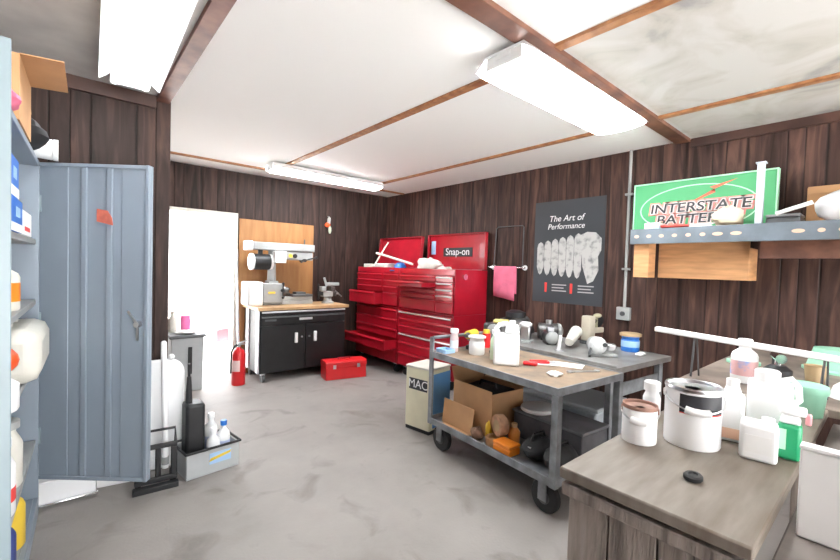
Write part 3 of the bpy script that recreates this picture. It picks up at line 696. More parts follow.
# near door, swung right round so that its folded edge faces the room
d = MB(); a2 = math.atan2(1.40 - 1.89, .0445) + R(1.7)
m2 = Matrix.Translation((.012, -.615, 0)) @ Matrix.Rotation(a2, 4, 'Z')
for (a0, a1, b0, b1, z0, z1) in ((0, .50, -.040, -.022, .10, 1.965), (.485, .50, -.022, 0, .10, 1.965), (0, .485, -.022, -.002, 1.95, 1.965), (0, .485, -.022, -.002, .10, .115), (0, .02, -.022, 0, .115, 1.95)):
    d.bx(a0, a1, b0, b1, z0, z1)
for v in d.bm.verts: v.co = m2 @ v.co
dn = d.build('door', CABL, t, .003); lab(dn, 'pale blue edge of the near door')
for zz in (.4, 1.05, 1.7):
    k = MB().cyl((.0, .60, zz), (.0, .60, zz + .09), .009, n=10); k.build('hinge', CABL, t)

# things in the cabinet (rest on the shelves). sx = distance behind the front face
def cab(y, back, z): # world position of a point in the cabinet
    c, s = math.cos(R(-1.7)), math.sin(R(-1.7)); x_, y_ = -back, y
    return (-.145 + x_ * c - y_ * s, 2.50 + x_ * s + y_ * c, z)
def blue_box(lbl, y, z, h, q):
    simple('parts_box', lbl, 'box', cab(y, .085, z), [('carton', MB().bx(-.08, .08, -q, q, 0, h), BLUE2, .003), ('band', MB().bx(.0802, .0812, -q, q, 0.0, h * .25), PAPER, 0), ('print', MB().bx(.0802, .0812, q * .0, q * .6, h * .45, h * .75), PALEBLUE, 0)], R(-1.7), 'blue cartons in the open cabinet')
blue_box('blue and white carton, lower of the stacked pair in the open cabinet', -.27, 1.546, .13, .20)
blue_box('blue and white carton, upper of the stacked pair in the open cabinet', -.34, 1.677, .15, .15)
simple('white_carton', 'small white carton with red print beside the blue cartons in the cabinet', 'carton', cab(.16, .07, 1.546), [('carton', MB().bx(-.06, .06, -.17, .17, 0, .11), PAPER, .003), ('print', MB().bx(.0602, .061, -.10, .10, .02, .04), TEXTR, 0)], R(-1.7))
def bottle(name, label, cat, loc, r, h, m, capm, caph=.03, labm=None, neck=.4, group=None, sq=None, labz=(.2, .6)):
    parts = [('body', MB().lathe([(r * .94, 0), (r, .008), (r, h * .72), (r * .9, h * .80), (r * neck, h * .92), (r * neck, h)]), m, 0),
             ('cap', MB().lathe([(r * neck * 1.25, 0), (r * neck * 1.25, caph), (r * neck * 1.1, caph + .004)], (0, 0, h)), capm, 0)]
    if labm: parts.append(('label', MB().lathe([(r * 1.008, h * labz[0]), (r * 1.008, h * labz[1])]), labm, 0))
    return simple(name, label, cat, loc, parts, 0, group)
bottle('oil_bottle', 'white bottle with black cap on the second cabinet shelf', 'bottle', cab(-.36, .09, 1.216), .075, .22, OFFW, BLACKP)
bottle('oil_bottle', 'white bottle with orange band on the second cabinet shelf, beside the door', 'bottle', cab(-.03, .085, 1.216), .07, .20, OFFW, DGREY, labm=ORANGE)
simple('canister', 'off white plastic canister bulging out of the cabinet shelf', 'canister', cab(.26, .07, .871), [('body', MB().bx(-.12, .12, -.26, .28, 0, .25), OFFW, .06), ('handle', MB().tube([(0, -.1, .24), (0, -.08, .29), (0, .08, .29), (0, .1, .24)], .012), OFFW, 0)], R(-1.7))
simple('orange_canister', 'white bottle with big orange red cap in front of the off white canister', 'bottle', cab(-.36, .05, .871), [('body', MB().lathe([(.06, 0), (.065, .01), (.065, .10), (.03, .13), (.02, .14)]), WHITE, 0), ('cap', MB().ball((0, 0, .19), .065, sc=(1, 1, .85)), ORED, 0)])
bottle('spray_can', 'white can with red band on the fourth cabinet shelf', 'can', cab(-.26, .09, .431), .085, .27, WHITE, WHITE, labm=TEXTR, neck=.7, labz=(.22, .42))
bottle('spray_can', 'plain white can behind the red banded can in the cabinet', 'can', cab(.02, .085, .431), .075, .26, OFFW, GREYM, neck=.7)
bottle('jug', 'navy blue jug in the bottom of the cabinet', 'jug', cab(-.14, .10, .101), .085, .25, NAVY, BLACKP)
bottle('jug', 'yellow jug in the bottom of the cabinet, beside the navy jug', 'jug', cab(.12, .09, .101), .08, .26, YEL, BLACKP)
# on top of the cabinet
CZ = CH + .001
def open_box(name, label, loc, w, d, h, flaps, rz=0.0, m=CARD):
    t = thing(name, label, 'box', loc, rz); th = .006
    MB().bx(-w / 2, w / 2, -d / 2, d / 2, 0, th).bx(-w / 2, w / 2, -d / 2, -d / 2 + th, th, h).bx(-w / 2, w / 2, d / 2 - th, d / 2, th, h).bx(-w / 2, -w / 2 + th, -d / 2 + th, d / 2 - th, th, h).bx(w / 2 - th, w / 2, -d / 2 + th, d / 2 - th, th, h).build('carton', m, t)
    for (side, ang, L) in flaps:
        if side in 'xX':
            s = 1 if side == 'x' else -1
            mm = Matrix.Translation((s * w / 2, 0, h)) @ Matrix.Rotation(-s * ang, 4, 'Y'); b = MB().bx(0, s * L, -d / 2 + .005, d / 2 - .005, 0, .004)
        else:
            s = 1 if side == 'y' else -1
            mm = Matrix.Translation((0, s * d / 2, h)) @ Matrix.Rotation(s * ang, 4, 'X'); b = MB().bx(-w / 2 + .005, w / 2 - .005, 0, s * L, 0, .004)
        for v in b.bm.verts: v.co = mm @ v.co
        b.build('flap', m, t)
    return t
open_box('cardboard_box', 'open cardboard box with spread flaps on top of the grey cabinet', cab(-.08, .135, CZ), .28, .40, .25, [('x', R(4), .13), ('X', R(-80), .13), ('y', R(-55), .13)], R(-1.7))
simple('black_bag', 'black bag slumped over the front edge of the cabinet top', 'bag', cab(.30, .03, CZ), [('bag', MB().lump((0, 0, .075), (.16, .28, .15), 31, .15), mat('black_nylon', (.02, .02, .022), .7), 0)])
simple('pink_rag', 'pink rag on top of the cabinet beside the cardboard box', 'rag', cab(-.40, .02, CZ), [('rag', MB().lump((0, 0, .035), (.08, .20, .07), 32, .2), PINK, 0)])
simple('white_tub', 'white plastic tub lying on top of the cabinet above the open door', 'tub', cab(.52, .0, CZ), [('tub', MB().lathe([(.05, -.07), (.055, .06)], (0, 0, .057), axis=(1, 0, 0)), WHITE, .006), ('lid', MB().lathe([(.0565, 0), (.0565, .02)], (.061, 0, .057), axis=(1, 0, 0)), WHITE2, 0)])

# ------------------------------------------------------------------ behind the cabinet door: white boards, folded table, hand truck
simple('plastic_tray', 'glossy white plastic tray on the floor under the open cabinet door', 'tray', (-.04, 3.285, 0), [('tray', MB().bx(-.16, .17, -.14, .14, .0, .025).bx(-.16, .17, -.14, -.125, .025, .15).bx(-.16, .17, .125, .14, .025, .15).bx(-.16, -.145, -.125, .125, .025, .15).bx(.155, .17, -.125, .125, .025, .15), WHITE2, .012), ('rim', MB().bx(-.17, .18, -.165, -.141, .012, .032), CHROME, .006)])
simple('white_board', 'low white board lying on edge between the white tray and the hand truck', 'board', (.26, 3.22, 0), [('board', MB().bx(-.125, .09, -.012, .012, 0, .14), PAPER, .004)], R(-9))
t = thing('folding_table', 'folded white plastic table leaning on the partition end beside the cabinet door', 'folding table', (.51, 3.30, 0), R(0), None)
b = MB(); n = 10; poly = [(-.20, .0), (.12, .0), (.135, .64)]
poly += [(.135 - .10 + .10 * math.cos(a),   .65 + .10 * math.sin(a)) for a in [math.pi / 2 * i / 6 for i in range(7)]] + [(-.20, .75)]
b.prism(poly, -.02, .02, basis((1, 0, 0), (0, .12, 1), (0, 0, 0))); b.build('tabletop', WHITE, t, .012)
b = MB().tube([(-.10, .045, .02), (-.10, .125, .70)], .010).tube([(.06, .045, .02), (.06, .125, .68)], .010); b.build('frame', DGREY, t)
MB().ball((.045, .04, .765), .022).build('catch', WHITE2, t)
t = thing('white_pole', 'white painted pole standing in front of the folded white table', 'pole', (.478, 3.13, 0))
MB().tube([(0.012, -.02, .075), (0, .02, .90)], .018, 12).ball((0, .02, .90), .018).build('shaft', WHITE2, t)
MB().lathe([(.021, 0), (.021, .05)], (.011, -.018, .1)).build('grip', GREYM, t)
t = thing('hand_truck', 'small black hand truck folded flat beside the open cabinet door', 'hand truck', (.43, 3.02, 0), R(-4))
b = MB().bx(-.12, .11, -.012, .012, .035, .07).bx(-.12, -.085, -.012, .012, .07, .25).bx(.075, .11, -.012, .012, .07, .25).bx(-.12, .11, -.012, .012, .25, .28).bx(-.01, .02, -.012, .012, .07, .25)
b.build('frame', BLACKP, t, .006)
MB().bx(-.13, .115, -.06, -.014, .0, .035).build('toe_plate', BLACKP, t, .004)
for xx in (-.10, .09): MB().cyl((xx - .015, .04, .045), (xx + .015, .04, .045), .045).build('wheel', RUBBER, t)
b = MB().tube([(-.09, 0, .28), (-.09, .03, .36), (.10, .03, .36), (.10, 0, .28)], .009); b.build('handle', BLACKP, t)

# ------------------------------------------------------------------ tub of bottles
t = thing('battery_tub', 'grey plastic tub with black rim and yellow blue sticker on the floor', 'tub', (.745, 3.135, 0), R(7))
w, dp, hh = .345, .26, .17
b = MB().bx(-w / 2, w / 2, -dp / 2, dp / 2, 0, .012)
for (c, d_) in (((0, -dp / 2 + .006, hh / 2 + .006), (w, .012, hh - .012)), ((0, dp / 2 - .006, hh / 2 + .006), (w, .012, hh - .012)), ((-w / 2 + .006, 0, hh / 2 + .006), (.012, dp - .024, hh - .012)), ((w / 2 - .006, 0, hh / 2 + .006), (.012, dp - .024, hh - .012))): b.box(c, d_)
b.build('tub', TOTE, t, .004)
b = MB().bx(-w / 2 - .012, w / 2 + .012, -dp / 2 - .012, -dp / 2 + .0, hh, hh + .016).bx(-w / 2 - .012, w / 2 + .012, dp / 2, dp / 2 + .012, hh, hh + .016).bx(-w / 2 - .012, -w / 2, -dp / 2, dp / 2, hh, hh + .016).bx(w / 2, w / 2 + .012, -dp / 2, dp / 2, hh, hh + .016)
b.build('rim', BLACKP, t, .004)
k = MB().bx(-.03, .115, -dp / 2 - .0022, -dp / 2 - .0006, .065, .14); k.build('sticker', PALEBLUE, t)
k = MB().prism([(-.075, -.015), (.065, .012), (.075, .03), (-.065, .008)], 0, .001, basis((1, 0, 0), (0, 0, 1), (.042, -dp / 2 - .0024, .10))); k.build('sticker_stripe', YEL, t)
simple('black_jug', 'tall black container standing in the tub beside the white table', 'container', (.662, 3.155, .013), [('body', MB().bx(-.06, .06, -.075, .075, 0, .46), BLACKP, .02), ('neck', MB().cyl((-.03, 0, .46), (-.03, 0, .64), .022, .014), BLACKP, 0), ('spout', MB().tube([(-.03, 0, .64), (-.032, 0, .73)], .009), BLACKP, 0)])
for k, (dx, dy, h_, l_) in enumerate(((.775, 3.085, .24, 'pale blue and white bottle standing in the tub, in front of the taller one'), (.855, 3.135, .26, 'white bottle with blue print at the outer end of the tub'), (.785, 3.195, .31, 'tallest white bottle in the tub, beside the black container'))):
    bottle('cleaner_bottle', l_, 'bottle', (dx, dy, .013), .043, h_, WHITE, BLUE if k == 1 else WHITE2, labm=mat('pale_lilac_label', (.55, .62, .85), .5), group='bottles in the grey tub')

# things by the doorway
t = thing('grey_bin', 'grey plastic bin just inside the bright doorway', 'bin', (1.00, 5.26, 0))
MB().box((0, 0, .30), (.30, .36, .60), taper=1.08).build('bin', TOTE, t, .01)
MB().bx(-.18, .18, -.21, .21, .60, .635).build('lid', DGREY, t, .008)
MB().bx(.0, .04, -.205, -.196, .20, .50).build('front_bar', BLACKP, t, .003)
simple('paper_pile', 'white paper wad lying on the grey bin by the doorway', 'paper', (1.0, 5.18, .636), [('paper', MB().lump((0, 0, .02), (.22, .22, .04), 41, .1), PAPER, 0)])
simple('pink_container', 'pink container standing on the grey bin by the doorway', 'container', (1.03, 5.38, .636), [('body', MB().lathe([(.05, 0), (.055, .12), (.05, .16)]), HOTPINK, 0), ('lid', MB().lathe([(.052, 0), (.05, .02)], (0, 0, .161)), HOTPINK, 0)])
simple('white_bottle', 'pale bottle on the grey bin beside the pink container', 'bottle', (.90, 5.38, .636), [('body', MB().lathe([(.045, 0), (.045, .15), (.02, .19), (.02, .21)]), OFFW, 0), ('cap', MB().lathe([(.024, 0), (.024, .025)], (0, 0, .211)), OFFW, 0)])
simple('yellow_bucket', 'yellow bucket outside on the sunlit ground beyond the doorway', 'bucket', (1.80, 8.6, -.1), [('body', MB().lathe([(.11, 0), (.14, .27), (.145, .27)]), YEL, 0), ('handle', MB().tube([(-.14, 0, .26), (-.1, 0, .36), (.1, 0, .36), (.14, 0, .26)], .006), STEEL, 0)])
simple('red_fuel_can', 'red fuel can outside on the sunlit ground beyond the doorway', 'fuel can', (2.28, 8.6, -.1), [('body', MB().bx(-.12, .12, -.09, .09, 0, .26), REDB, .02), ('handle', MB().tube([(-.08, 0, .255), (-.07, 0, .31), (.05, 0, .31), (.06, 0, .255)], .012), REDB, 0), ('spout', MB().cyl((.08, 0, .255), (.13, 0, .36), .015), YEL, 0)])

# ------------------------------------------------------------------ cream and blue cabinet on the floor
t = thing('cream_appliance', 'cream metal box with blue side and dark label, on the floor behind the cart', 'appliance', (2.49, 2.745, 0), R(9))
MB().bx(-.145, .145, -.14, .14, .03, .56).build('case', CREAM, t, .008)
MB().bx(-.15, .15, -.145, .145, .56, .58).build('top', OFFW, t, .006)
lab(MB().bx(-.10, .145, -.143, -.1405, .05, .525).build('side_panel', BLUEP, t), 'sky blue side panel')
MB().bx(-.14, .14, -.135, .135, 0, .03).build('plinth', BLACKP, t)
k = MB().bx(-.148, -.1455, -.11, .10, .37, .47).build('label_plate', TEXTK, t)
text_mesh('lettering', 'MAC', .105, basis((0, -1, 0), (0, 0, 1), (-.1487, -.005, .42)), PALEBLUE if False else TEXTW, t, .0005)

# ------------------------------------------------------------------ cart
CW, CL, CT = .72, 1.21, .785
CR = -math.atan2(.095, 1.205)
t = thing('steel_cart', 'grey steel two tier cart on big wheels, holding the cardboard boxes', 'cart', (2.115, 1.225, 0), CR)
# local: x 0..CW to the right, y 0..CL away
b = MB().bx(0, CW, 0, .012, CT - .045, CT + .003).bx(0, CW, CL - .012, CL, CT - .045, CT + .003).bx(0, .012, .012, CL - .012, CT - .045, CT + .003).bx(CW - .012, CW, .012, CL - .012, CT - .045, CT + .003).bx(.012, CW - .012, .012, CL - .012, CT - .02, CT - .008)
b.build('top_tray', CARTG, t, .002)
lab(MB().bx(.014, CW - .014, .014, CL - .014, CT - .0075, CT).build('top_board', CARD2, t), 'tan board lining the top')
b = MB().bx(0, CW, 0, .012, .205, .255).bx(0, CW, CL - .012, CL, .205, .255).bx(0, .012, .012, CL - .012, .205, .255).bx(CW - .012, CW, .012, CL - .012, .205, .255).bx(.012, CW - .012, .012, CL - .012, .215, .23)
b.build('lower_shelf', CARTG, t, .002)
for (xx, yy) in ((.0, .0), (CW - .045, .0), (0, CL - .045), (CW - .045, CL - .045)):
    hi = .90 if yy > .5 else CT - .046
    MB().bx(xx + .0005, xx + .006, yy + .0005, yy + .0445, .20, hi).bx(xx + .006, xx + .0445, yy + (.0005 if yy < .5 else .039), yy + (.006 if yy < .5 else .0445), .20, hi).build('post', CARTG, t, .001)
MB().cyl((.02, CL - .02, .895), (CW - .02, CL - .02, .895), .014).build('push_rail', CARTG, t)
for (xx, yy) in ((.07, .11), (CW - .10, .11), (.07, CL - .11), (CW - .10, CL - .11)):
    wl = MB().lathe([(.045, -.022), (.09, -.022), (.098, -.012), (.098, .012), (.09, .022), (.045, .022)], (xx, yy, .098), axis=(1, 0, 0), n=28).build('wheel', RUBBER, t)
    MB().cyl((xx - .026, yy, .098), (xx + .026, yy, .098), .042).build('hub', DGREY, wl)
    MB().bx(xx - .04, xx - .03, yy - .03, yy + .03, .08, .2).bx(xx + .03, xx + .04, yy - .03, yy + .03, .08, .2).bx(xx - .045, xx + .045, yy - .045, yy + .045, .194, .204).build('fork', CARTG, wl, .002)
def on_cart(x, y, z): return (2.115 + x * math.cos(CR) - y * math.sin(CR), 1.225 + x * math.sin(CR) + y * math.cos(CR), z)
Z1 = CT + .001; Z2 = .231
# second table behind the cart
T2 = (2.86, 1.235)
t = thing('steel_table', 'grey steel table behind the cart, against the brown wall', 'table', (*T2, 0), CR)
TW, TL = .86, 1.50
MB().bx(0, TW, 0, TL, CT - .03, CT + .012).bx(0, .012, 0, TL, CT + .012, CT + .03).build('tabletop', STEELTOP, t, .003)
for (xx, yy) in ((.02, .04), (TW - .10, .04), (.02, TL - .09), (TW - .10, TL - .09)):
    MB().bx(xx, xx + .055, yy, yy + .045, 0, CT - .03).build('leg', CARTG, t, .003)
for ya in (.05, TL - .06): MB().bx(.08, TW - .11, ya, ya + .01, .56, .66).build('apron', CARTG, t, .002)
def on_tab(x, y): return (x, y, CT + .013)

def jug(name, label, loc, w, d, h, rz, m=WHITE, capm=WHITE2, labm=None):
    t = thing(name, label, 'jug', loc, rz)
    b = MB(); n = 24; prof = [(0.93, 0), (1, .015), (1, h * .62), (.96, h * .70), (.72, h * .84), (.42, h * .93), (.30, h * .95)]
    v = []; f = []
    for s_, z in prof:
        for i in range(n):
            a = 2 * math.pi * i / n; ca, sa = math.cos(a), math.sin(a); p = .30
            v.append((math.copysign(abs(ca) ** p, ca) * w / 2 * s_, math.copysign(abs(sa) ** p, sa) * d / 2 * s_, z))
    for j in range(len(prof) - 1):
        for i in range(n): f.append((j * n + i, j * n + (i + 1) % n, (j + 1) * n + (i + 1) % n, (j + 1) * n + i))
    f.append(tuple(reversed(range(n)))); f.append(tuple((len(prof) - 1) * n + i for i in range(n)))
    b._add(v, f); b.build('body', m, t)
    MB().lathe([(w * .17, h * .945), (w * .17, h * .945 + .028), (w * .15, h * .945 + .031)]).build('cap', capm, t)
    MB().tube([(w * .14, 0, h * .91), (w * .34, 0, h * .96), (w * .45, 0, h * .90), (w * .47, 0, h * .74), (w * .465, 0, h * .60)], .013).build('handle', m, t)
    if labm: MB().bx(-w * .4, w * .4, -d / 2 - .0015, -d / 2 - .0003, h * .15, h * .55).build('label', labm, t)
    return t
def jug_tall(name, label, loc, w, d, h, rz):
    """flat sided gallon jug with a through handle at the upper corner"""
    t = thing(name, label, 'jug', loc, rz)
    MB().bx(-w / 2, w / 2, -d / 2, d / 2, 0, h * .74).build('body', WHITE, t, .016)
    b = MB().tube([(-w * .36, 0, h * .72), (-w * .42, 0, h * .84), (-w * .30, 0, h * .93), (-w * .08, 0, h * .96), (.10 * w, 0, h * .95)], .017, 10)
    b.build('handle', WHITE, t)
    MB().box((w * .20, 0, h * .845), (w * .58, d * .9, h * .21), taper=.82).build('shoulder', WHITE, t, .012)
    MB().lathe([(.022, h * .95), (.022, h * .95 + .028)], (w * .2, 0, 0)).build('cap', WHITE2, t)
    return t
jug_tall('plastic_jug', 'big white plastic jug with corner handle on the cart top', (2.36, 1.785, Z1), .18, .12, .30, R(-53))
bottle('tub', 'white plastic tub with blue mark on the cart top', 'tub', (2.45, 2.14, Z1), .062, .13, WHITE, WHITE2, caph=.012, labm=None, neck=.9)
bottle('squeeze_bottle', 'slim pale pink bottle near the push rail end of the cart', 'bottle', (2.372, 2.315, Z1), .034, .15, mat('pale_pink_plastic', (.75, .58, .58), .5), WHITE2, caph=.03, neck=.8, labm=PAPER)
bottle('oil_bottle', 'pale green bottle half hidden behind the big white jug', 'bottle', (2.42, 1.93, Z1), .04, .19, mat('pale_green_plastic', (.62, .74, .55), .5), WHITE2, neck=.6)
simple('screwdriver', 'red handled screwdriver lying on the tan cart top', 'screwdriver', on_cart(.35, .42, Z1), [('handle', MB().lathe([(.010, 0), (.016, .01), (.015, .09), (.009, .10)], (0, 0, .017), axis=(0, 1, 0)), REDB, 0), ('shank', MB().cyl((0, -.14, .017), (0, 0, .017), .004), STEEL, 0)], R(35))
simple('pliers', 'red handled pliers lying beside the screwdriver on the cart', 'pliers', on_cart(.50, .44, Z1), [('handle', MB().tube([(-.012, 0, .01), (-.03, .06, .01), (-.022, .13, .01)], .009).tube([(.012, 0, .01), (.03, .06, .01), (.022, .13, .01)], .009), REDB, 0), ('jaws', MB().prism([(-.016, .01), (.016, .01), (.008, -.055), (-.008, -.055)], .004, .016), STEEL, .002)], R(50))
simple('wrench', 'steel wrench lying near the front corner of the cart top', 'wrench', on_cart(.50, .16, Z1), [('wrench', MB().bx(-.01, .01, -.09, .09, 0, .008).lathe([(.024, 0), (.024, .01)], (0, .10, 0)).lathe([(.02, 0), (.02, .01)], (0, -.10, 0)), STEEL, .002)], R(60))
simple('crumpled_paper', 'small crumpled white paper on the cart top near its front edge', 'paper', on_cart(.24, .20, Z1), [('paper', MB().lump((0, 0, .014), (.08, .10, .028), 51, .25), PAPER, 0)])
simple('paper_sheet', 'flat white sheet lying on the cart top beside the steel table', 'paper', on_cart(.58, .34, Z1), [('sheet', MB().bx(-.07, .07, -.11, .11, 0, .002), PAPER, 0)], R(20))
simple('blue_tray', 'low blue tray on the cart top at the corner by the push rail', 'tray', on_cart(.08, 1.105, Z1), [('tray', MB().bx(-.05, .05, -.06, .06, 0, .008).bx(-.05, .05, -.06, -.054, .008, .03).bx(-.05, .05, .054, .06, .008, .03).bx(-.05, -.044, -.054, .054, .008, .03).bx(.044, .05, -.054, .054, .008, .03), PALEBLUE, .002)], CR)
simple('pipe_wrench', 'grey pipe wrench lying along the push rail of the cart', 'wrench', on_cart(.50, .93, Z1), [('handle', MB().tube([(-.14, 0, .016), (.05, 0, .018)], .013), GREASE, 0), ('jaw', MB().bx(.05, .12, -.03, .035, .004, .032), STEEL, .004)], R(12))
simple('drill', 'yellow and black cordless drill lying at the rail end of the cart', 'drill', on_cart(.34, 1.09, Z1), [('body', MB().cyl((-.09, 0, .13), (.07, 0, .13), .034), YEL, .004), ('grip', MB().box((-.04, 0, .075), (.045, .036, .10), (0, .2, 0)), BLACKP, .008), ('battery', MB().bx(-.09, .02, -.04, .04, 0, .035), BLACKP, .008), ('chuck', MB().cyl((.07, 0, .13), (.12, 0, .13), .022, .014), DGREY, 0)], R(200))
simple('red_can', 'small red can with yellow lid on the cart behind the drill', 'can', on_cart(.54, 1.11, Z1), [('body', MB().lathe([(.035, 0), (.035, .12)]), REDB, 0), ('lid', MB().lathe([(.03, 0), (.028, .03)], (0, 0, .121)), YEL, 0)])

# things on the steel table
simple('cast_housing', 'black greasy casting heaped at the far end of the steel table', 'casting', on_tab(3.47, 2.51), [('body', MB().lump((0, 0, .10), (.34, .34, .20), 61, .18), GREASE, 0), ('cover', MB().lathe([(.10, 0), (.10, .05), (.05, .07)], (-.02, 0, .185)), BLACKP, 0), ('flange', MB().lathe([(.08, 0), (.08, .02)], (-.17, 0, .09), axis=(-1, 0, 0)), GREASE, 0)])
simple('gear_case', 'grey gear case with flange on the steel table behind the white jug', 'gear case', on_tab(3.14, 2.46), [('body', MB().bx(-.11, .11, -.12, .12, 0, .15), GREASE, .02), ('flange', MB().lathe([(.07, 0), (.07, .02), (.04, .03)], (-.11, -.02, .08), axis=(-1, 0, 0)), GREYM, 0)])
simple('yellow_sponge', 'yellow sponge resting on the grey gear case behind the white jug', 'sponge', (3.13, 2.44, CT + .013 + .152), [('sponge', MB().bx(-.05, .05, -.07, .07, 0, .035), mat('yellow_sponge', (.72, .62, .22), .9, var=.2, vscale=30), .012)], R(30))
simple('silver_bracket', 'upright silver bracket with bright cap on the steel table behind the jug', 'bracket', on_tab(3.20, 2.21), [('foot', MB().bx(-.06, .06, -.06, .06, 0, .02), GREYM, .004), ('stem', MB().bx(-.03, .03, -.045, .045, .02, .15), STEEL, .012), ('cap', MB().lathe([(.055, 0), (.06, .02), (.04, .035)], (0, 0, .151)), WHITE2, 0)], R(20))
simple('pump', 'dark metal pump with silver ends in the middle of the steel table', 'pump', on_tab(3.52, 2.17), [('body', MB().cyl((-.10, 0, .085), (.08, 0, .085), .075).bx(-.08, .06, -.06, .06, 0, .05), GREASE, .004), ('end_bell', MB().lathe([(.08, 0), (.07, .03), (.03, .05)], (.08, 0, .085), axis=(1, 0, 0)), GREYM, 0), ('port', MB().cyl((.0, 0, .15), (.0, 0, .19), .03), STEEL, 0)], R(-50))
simple('drive_motor', 'greasy grey motor lying on the steel table beside the pale tube', 'motor', on_tab(3.33, 2.04), [('body', MB().cyl((0, -.07, .062), (0, .07, .062), .058).bx(-.045, .045, -.06, .06, 0, .03), GREASE, .004), ('end_bell', MB().lathe([(.06, 0), (.045, .025), (.02, .04)], (0, -.07, .062), axis=(0, -1, 0)), GREYM, 0), ('terminal_box', MB().bx(-.03, .03, -.03, .03, .115, .15), STEEL, .004)], R(-40))
simple('white_scraper', 'white scraper blade propped up beside the greasy grey motor', 'scraper', on_tab(3.09, 1.80), [('blade', MB().box((0, 0, .065), (.012, .05, .13), (0, .12, 0)), WHITE, .003), ('base', MB().bx(-.03, .03, -.03, .03, 0, .012), STEEL, .002)], R(-40))
simple('white_tube', 'pale tapered tube lying tilted beside the greasy grey motor', 'tube', (0, 0, 0), [('tube', MB().lathe([(.035, 0), (.05, .20), (.052, .26), (.03, .27)], (3.24, 1.80, CT + .072), axis=(.33, .09, .09)), OFFW, 0)])
t = thing('bench_grinder', 'white domed grinder with black knob on the steel table near its front corner', 'grinder', on_tab(3.22, 1.52), R(-52))
MB().bx(-.07, .12, -.06, .07, 0, .025).build('base', GREYM, t, .006)
MB().cyl((-.03, -.05, .08), (-.03, .07, .08), .062).bx(-.08, .10, -.03, .06, .025, .06).build('motor_body', GREYM, t, .003)
MB().ball((-.03, -.05, .085), .07, sc=(1, .7, 1)).build('dome', mat('chalky_white_casting', (.66, .67, .68), .5, col2=(.35, .35, .35), vscale=14, lo=.3, hi=.5), t)
MB().cyl((.015, -.10, .10), (.01, -.07, .095), .016).build('knob', BLACKP, t)
MB().bx(.045, .11, -.05, .03, .045, .10).build('gear_box', STEEL, t, .012)
MB().tube([(-.08, -.06, .07), (-.10, -.11, .03), (-.102, -.13, .012)], .010).build('tool_rest', DGREY, t)
bottle('plastic_tub', 'blue tub with tan lid on the steel table against the wall', 'tub', on_tab(3.64, 1.46), .072, .13, BLUE, TAN, caph=.02, neck=.95, labm=PALEBLUE, labz=(.3, .7))
t = thing('arm_press', 'old beige arm press standing behind the white grinder', 'press', on_tab(3.68, 1.83), R(-10))
MB().bx(-.08, .12, -.06, .06, 0, .03).build('base', DGREY, t, .006)
MB().bx(-.08, -.0, -.05, .05, .03, .26).build('column', mat('old_beige_paint', (.50, .45, .36), .5, var=.15), t, .012)
MB().bx(-.0, .14, -.04, .04, .10, .15).build('arm', MATS['old_beige_paint'], t, .01)
MB().lathe([(.05, 0), (.055, .01), (.05, .02)], (.10, 0, .21), axis=(0, -1, 0)).bx(.08, .12, -.02, .02, .15, .20).build('flywheel', BLACKP, t)
MB().ball((.06, -.02, .26), .03, sc=(1.6, 1, .7)).bx(.05, .07, -.02, .0, .15, .25).build('top_lever', mat('old_olive', (.45, .42, .28), .5), t)
simple('white_scrap', 'small white scrap lying near the front corner of the steel table', 'scrap', on_tab(3.52, 1.33), [('scrap', MB().lump((0, 0, .012), (.12, .07, .024), 71, .2), PAPER, 0)])
simple('storage_bin', 'pale grey bin standing on the floor under the steel table', 'bin', (3.25, 1.75, 0), [('bin', MB().bx(-.25, .25, -.33, .33, 0, .40), mat('dusty_grey_bin', (.40, .44, .47), .5), .02), ('lid', MB().bx(-.26, .26, -.34, .34, .40, .43), mat('dusty_grey_lid', (.48, .52, .55), .5), .01)])

# things on the lower shelf of the cart
open_box('cardboard_box', 'large open cardboard box on the lower shelf of the cart', on_cart(.32, .86, Z2), .34, .42, .32, [('x', R(20), .12), ('y', R(70), .12), ('X', R(95), .02)], CR)
simple('black_case', 'black case sticking out of the large open cardboard box', 'case', on_cart(.32, .86, Z2 + .007), [('shell', MB().bx(-.12, .14, -.17, .17, 0, .30), BLACKP, .02), ('handle', MB().tube([(0, -.08, .30), (0, -.07, .335), (0, .07, .335), (0, .08, .30)], .01), BLACKP, 0)], CR + R(6))
simple('cardboard_sheet', 'folded cardboard piece standing before the large box on the cart', 'cardboard', on_cart(.075, .93, Z2), [('sheet', MB().box((0, .0, .097), (.006, .34, .19), (0, .10, 0)).box((-.02, -.01, .004), (.06, .30, .006)), CARD, .001)], CR)
simple('tape_roll', 'brown tape roll lying on the front of the lower cart shelf', 'tape roll', on_cart(.11, .575, Z2), [('roll', MB().lathe([(.035, 0), (.062, 0), (.065, .004), (.065, .05), (.062, .054), (.035, .054), (.035, .0)], (0, 0, 0)), mat('brown_tape', (.42, .22, .10), .35), 0)])
simple('tape_roll', 'tan roll standing upright behind the brown tape roll on the cart', 'tape roll', on_cart(.15, .565, Z2 + .132), [('roll', MB().lathe([(.045, -.03), (.07, -.03), (.074, -.02), (.074, .02), (.07, .03), (.045, .03)], axis=(.9, -.35, .0)), mat('tan_rope', (.58, .33, .2), .7, var=.3, vscale=25), 0), ('core', MB().lathe([(.04, -.031), (.04, .031)], axis=(.9, -.35, .0)), TAN, 0)])
simple('brown_bag', 'brown mesh bag slumped against the cardboard on the lower cart shelf', 'bag', on_cart(.06, .70, Z2), [('bag', MB().lump((0, 0, .045), (.09, .09, .09), 81, .2), mat('brown_burlap', (.25, .14, .09), .9, var=.4, vscale=30), 0)])
simple('yellow_tag', 'yellow wad lying between tan roll and cardboard box on the cart', 'wad', on_cart(.125, .655, Z2), [('wad', MB().lump((0, 0, .065), (.05, .04, .13), 82, .2), YEL, 0)])
